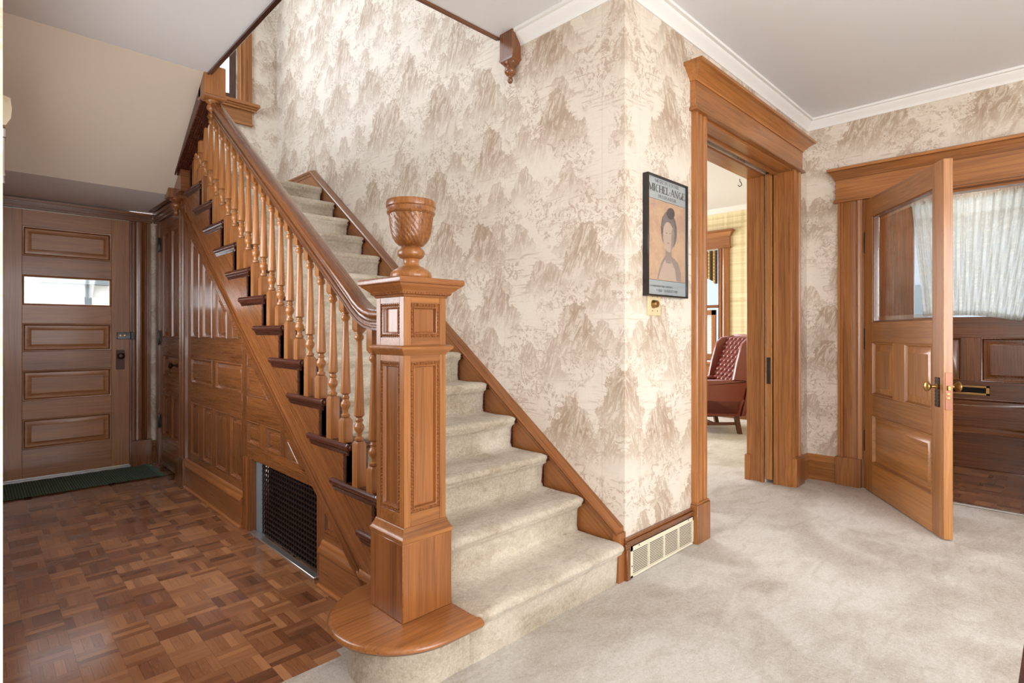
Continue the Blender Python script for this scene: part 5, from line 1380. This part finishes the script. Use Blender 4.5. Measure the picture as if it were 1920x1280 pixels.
for j in range(nv):
    for i in range(nu): a = j*(nu+1)+i; fs.append((a, a+1, a+nu+2, a+nu+1))
b.faces(vs, fs, 0, True)
b.build('buttoned_back', ch, auto=False)
b = MB([LEATHER]); ss(b, [(0.26, 0.20), (0.32, 0.20), (0.57, 1.08), (0.54, 1.14), (0.47, 1.14)], -0.33, 0.33, 0.02); b.build('outer_back', ch)
for (x, y) in ((-0.34, -0.31), (-0.34, 0.31)):
    b = MB([WALNUT], 0.003); b.box(x-0.022, x+0.022, y-0.022, y+0.022, 0, 0.23); b.build('leg', ch)
for (x, y) in ((0.20, -0.31), (0.20, 0.31)):
    b = MB([WALNUT], 0.0); b.prism([(x+0.03, 0), (x+0.075, 0), (x+0.03, 0.23), (x-0.02, 0.23)], 1, y-0.022, y+0.022, mi=0); b.build('leg', ch)
b = MB([WALNUT], 0.002)
for y in (-0.31, 0.31): b.box(-0.32, 0.24, y-0.010, y+0.010, 0.10, 0.135)
b.box(-0.06, -0.03, -0.30, 0.30, 0.105, 0.13); b.build('stretcher', ch)

# ------------------------------------------------------------------ splay-legged table at the right edge, close to the viewer
cf, sf = math.cos(math.radians(HEAD)), math.sin(math.radians(HEAD))
def fr(d, lat): return (cf*d + sf*lat, sf*d - cf*lat)
tx, ty = fr(0.95, 1.249)
o = thing('side_table', 'dark wooden splay-legged side table cut off at the right edge', 'table', (tx, ty, 0), math.radians(HEAD-90))
b = MB(DARK, 0.006); b.box(-0.20, 0.24, -0.15, 0.15, 0.735, 0.76); b.build('tabletop', o)
for sx_, sy_ in ((-1, -1), (1, -1), (1, 1), (-1, 1)):
    b = MB(DARK)
    xt, yt = 0.178*sx_, 0.128*sy_; k_ = 0.143
    vs = []
    for z, e in ((0.0, 0.735), (0.735, 0.0)):
        cx_, cy_ = xt + sx_*e*k_, yt; h = 0.020
        vs += [(cx_-h, cy_-h, z), (cx_+h, cy_-h, z), (cx_+h, cy_+h, z), (cx_-h, cy_+h, z)]
    b.faces(vs, [(3, 2, 1, 0), (4, 5, 6, 7), (0, 1, 5, 4), (1, 2, 6, 5), (2, 3, 7, 6), (3, 0, 4, 7)], 2); b.build('leg', o)

# ------------------------------------------------------------------ outside, seen through the panes
SID = plain('white_siding', srgb(222, 227, 234), 0.6); SIDG = plain('grey_siding', srgb(132, 138, 146), 0.7); STU = plain('pale_stucco', srgb(205, 198, 180), 0.8); ROOF = plain('grey_trim', srgb(96, 106, 112), 0.7); GRASS = plain('pavement', srgb(150, 146, 138), 0.9)
TREE = plain('grey_green_foliage', srgb(120, 140, 110), 0.9, bumpn=(3, .6, .2))
b = MB([GRASS]); b.box(-14, 30, -16, 26, -0.35, -0.30); tag(b.build('ground'), 'pale pavement outside the house', 'ground')['kind'] = 'structure'
b = MB([SID, ROOF, STU])
b.box(-2.5, 2.0, 9.0, 9.3, -0.3, 3.2, mi=0)
for i in range(22): b.box(-2.5, 1.05, 8.985, 9.0, -0.3+i*0.16, -0.155+i*0.16, mi=0)
b.box(1.05, 1.12, 8.95, 9.0, -0.3, 1.9, mi=1); b.box(1.12, 2.0, 8.94, 9.0, -0.3, 1.62, mi=2); b.box(-2.5, 2.0, 8.85, 9.0, 1.78, 1.84, mi=1)
tag(b.build('neighbor_garage'), 'pale siding and stucco building seen through the side door pane', 'building')
b = MB([SIDG, ROOF]); b.box(15.0, 15.4, -7, 12, -0.3, 3.6, mi=0); b.prism([(-7.5, 3.6), (12.5, 3.6), (2.5, 6.2)], 0, 14.6, 15.6, mi=1)
b.box(14.95, 15.0, -2.0, -0.6, 0.6, 2.2, mi=1); b.box(14.95, 15.0, 2.2, 3.6, 0.6, 2.2, mi=1)
tag(b.build('neighbor_house'), 'pale grey house with darker roof across the street', 'building')
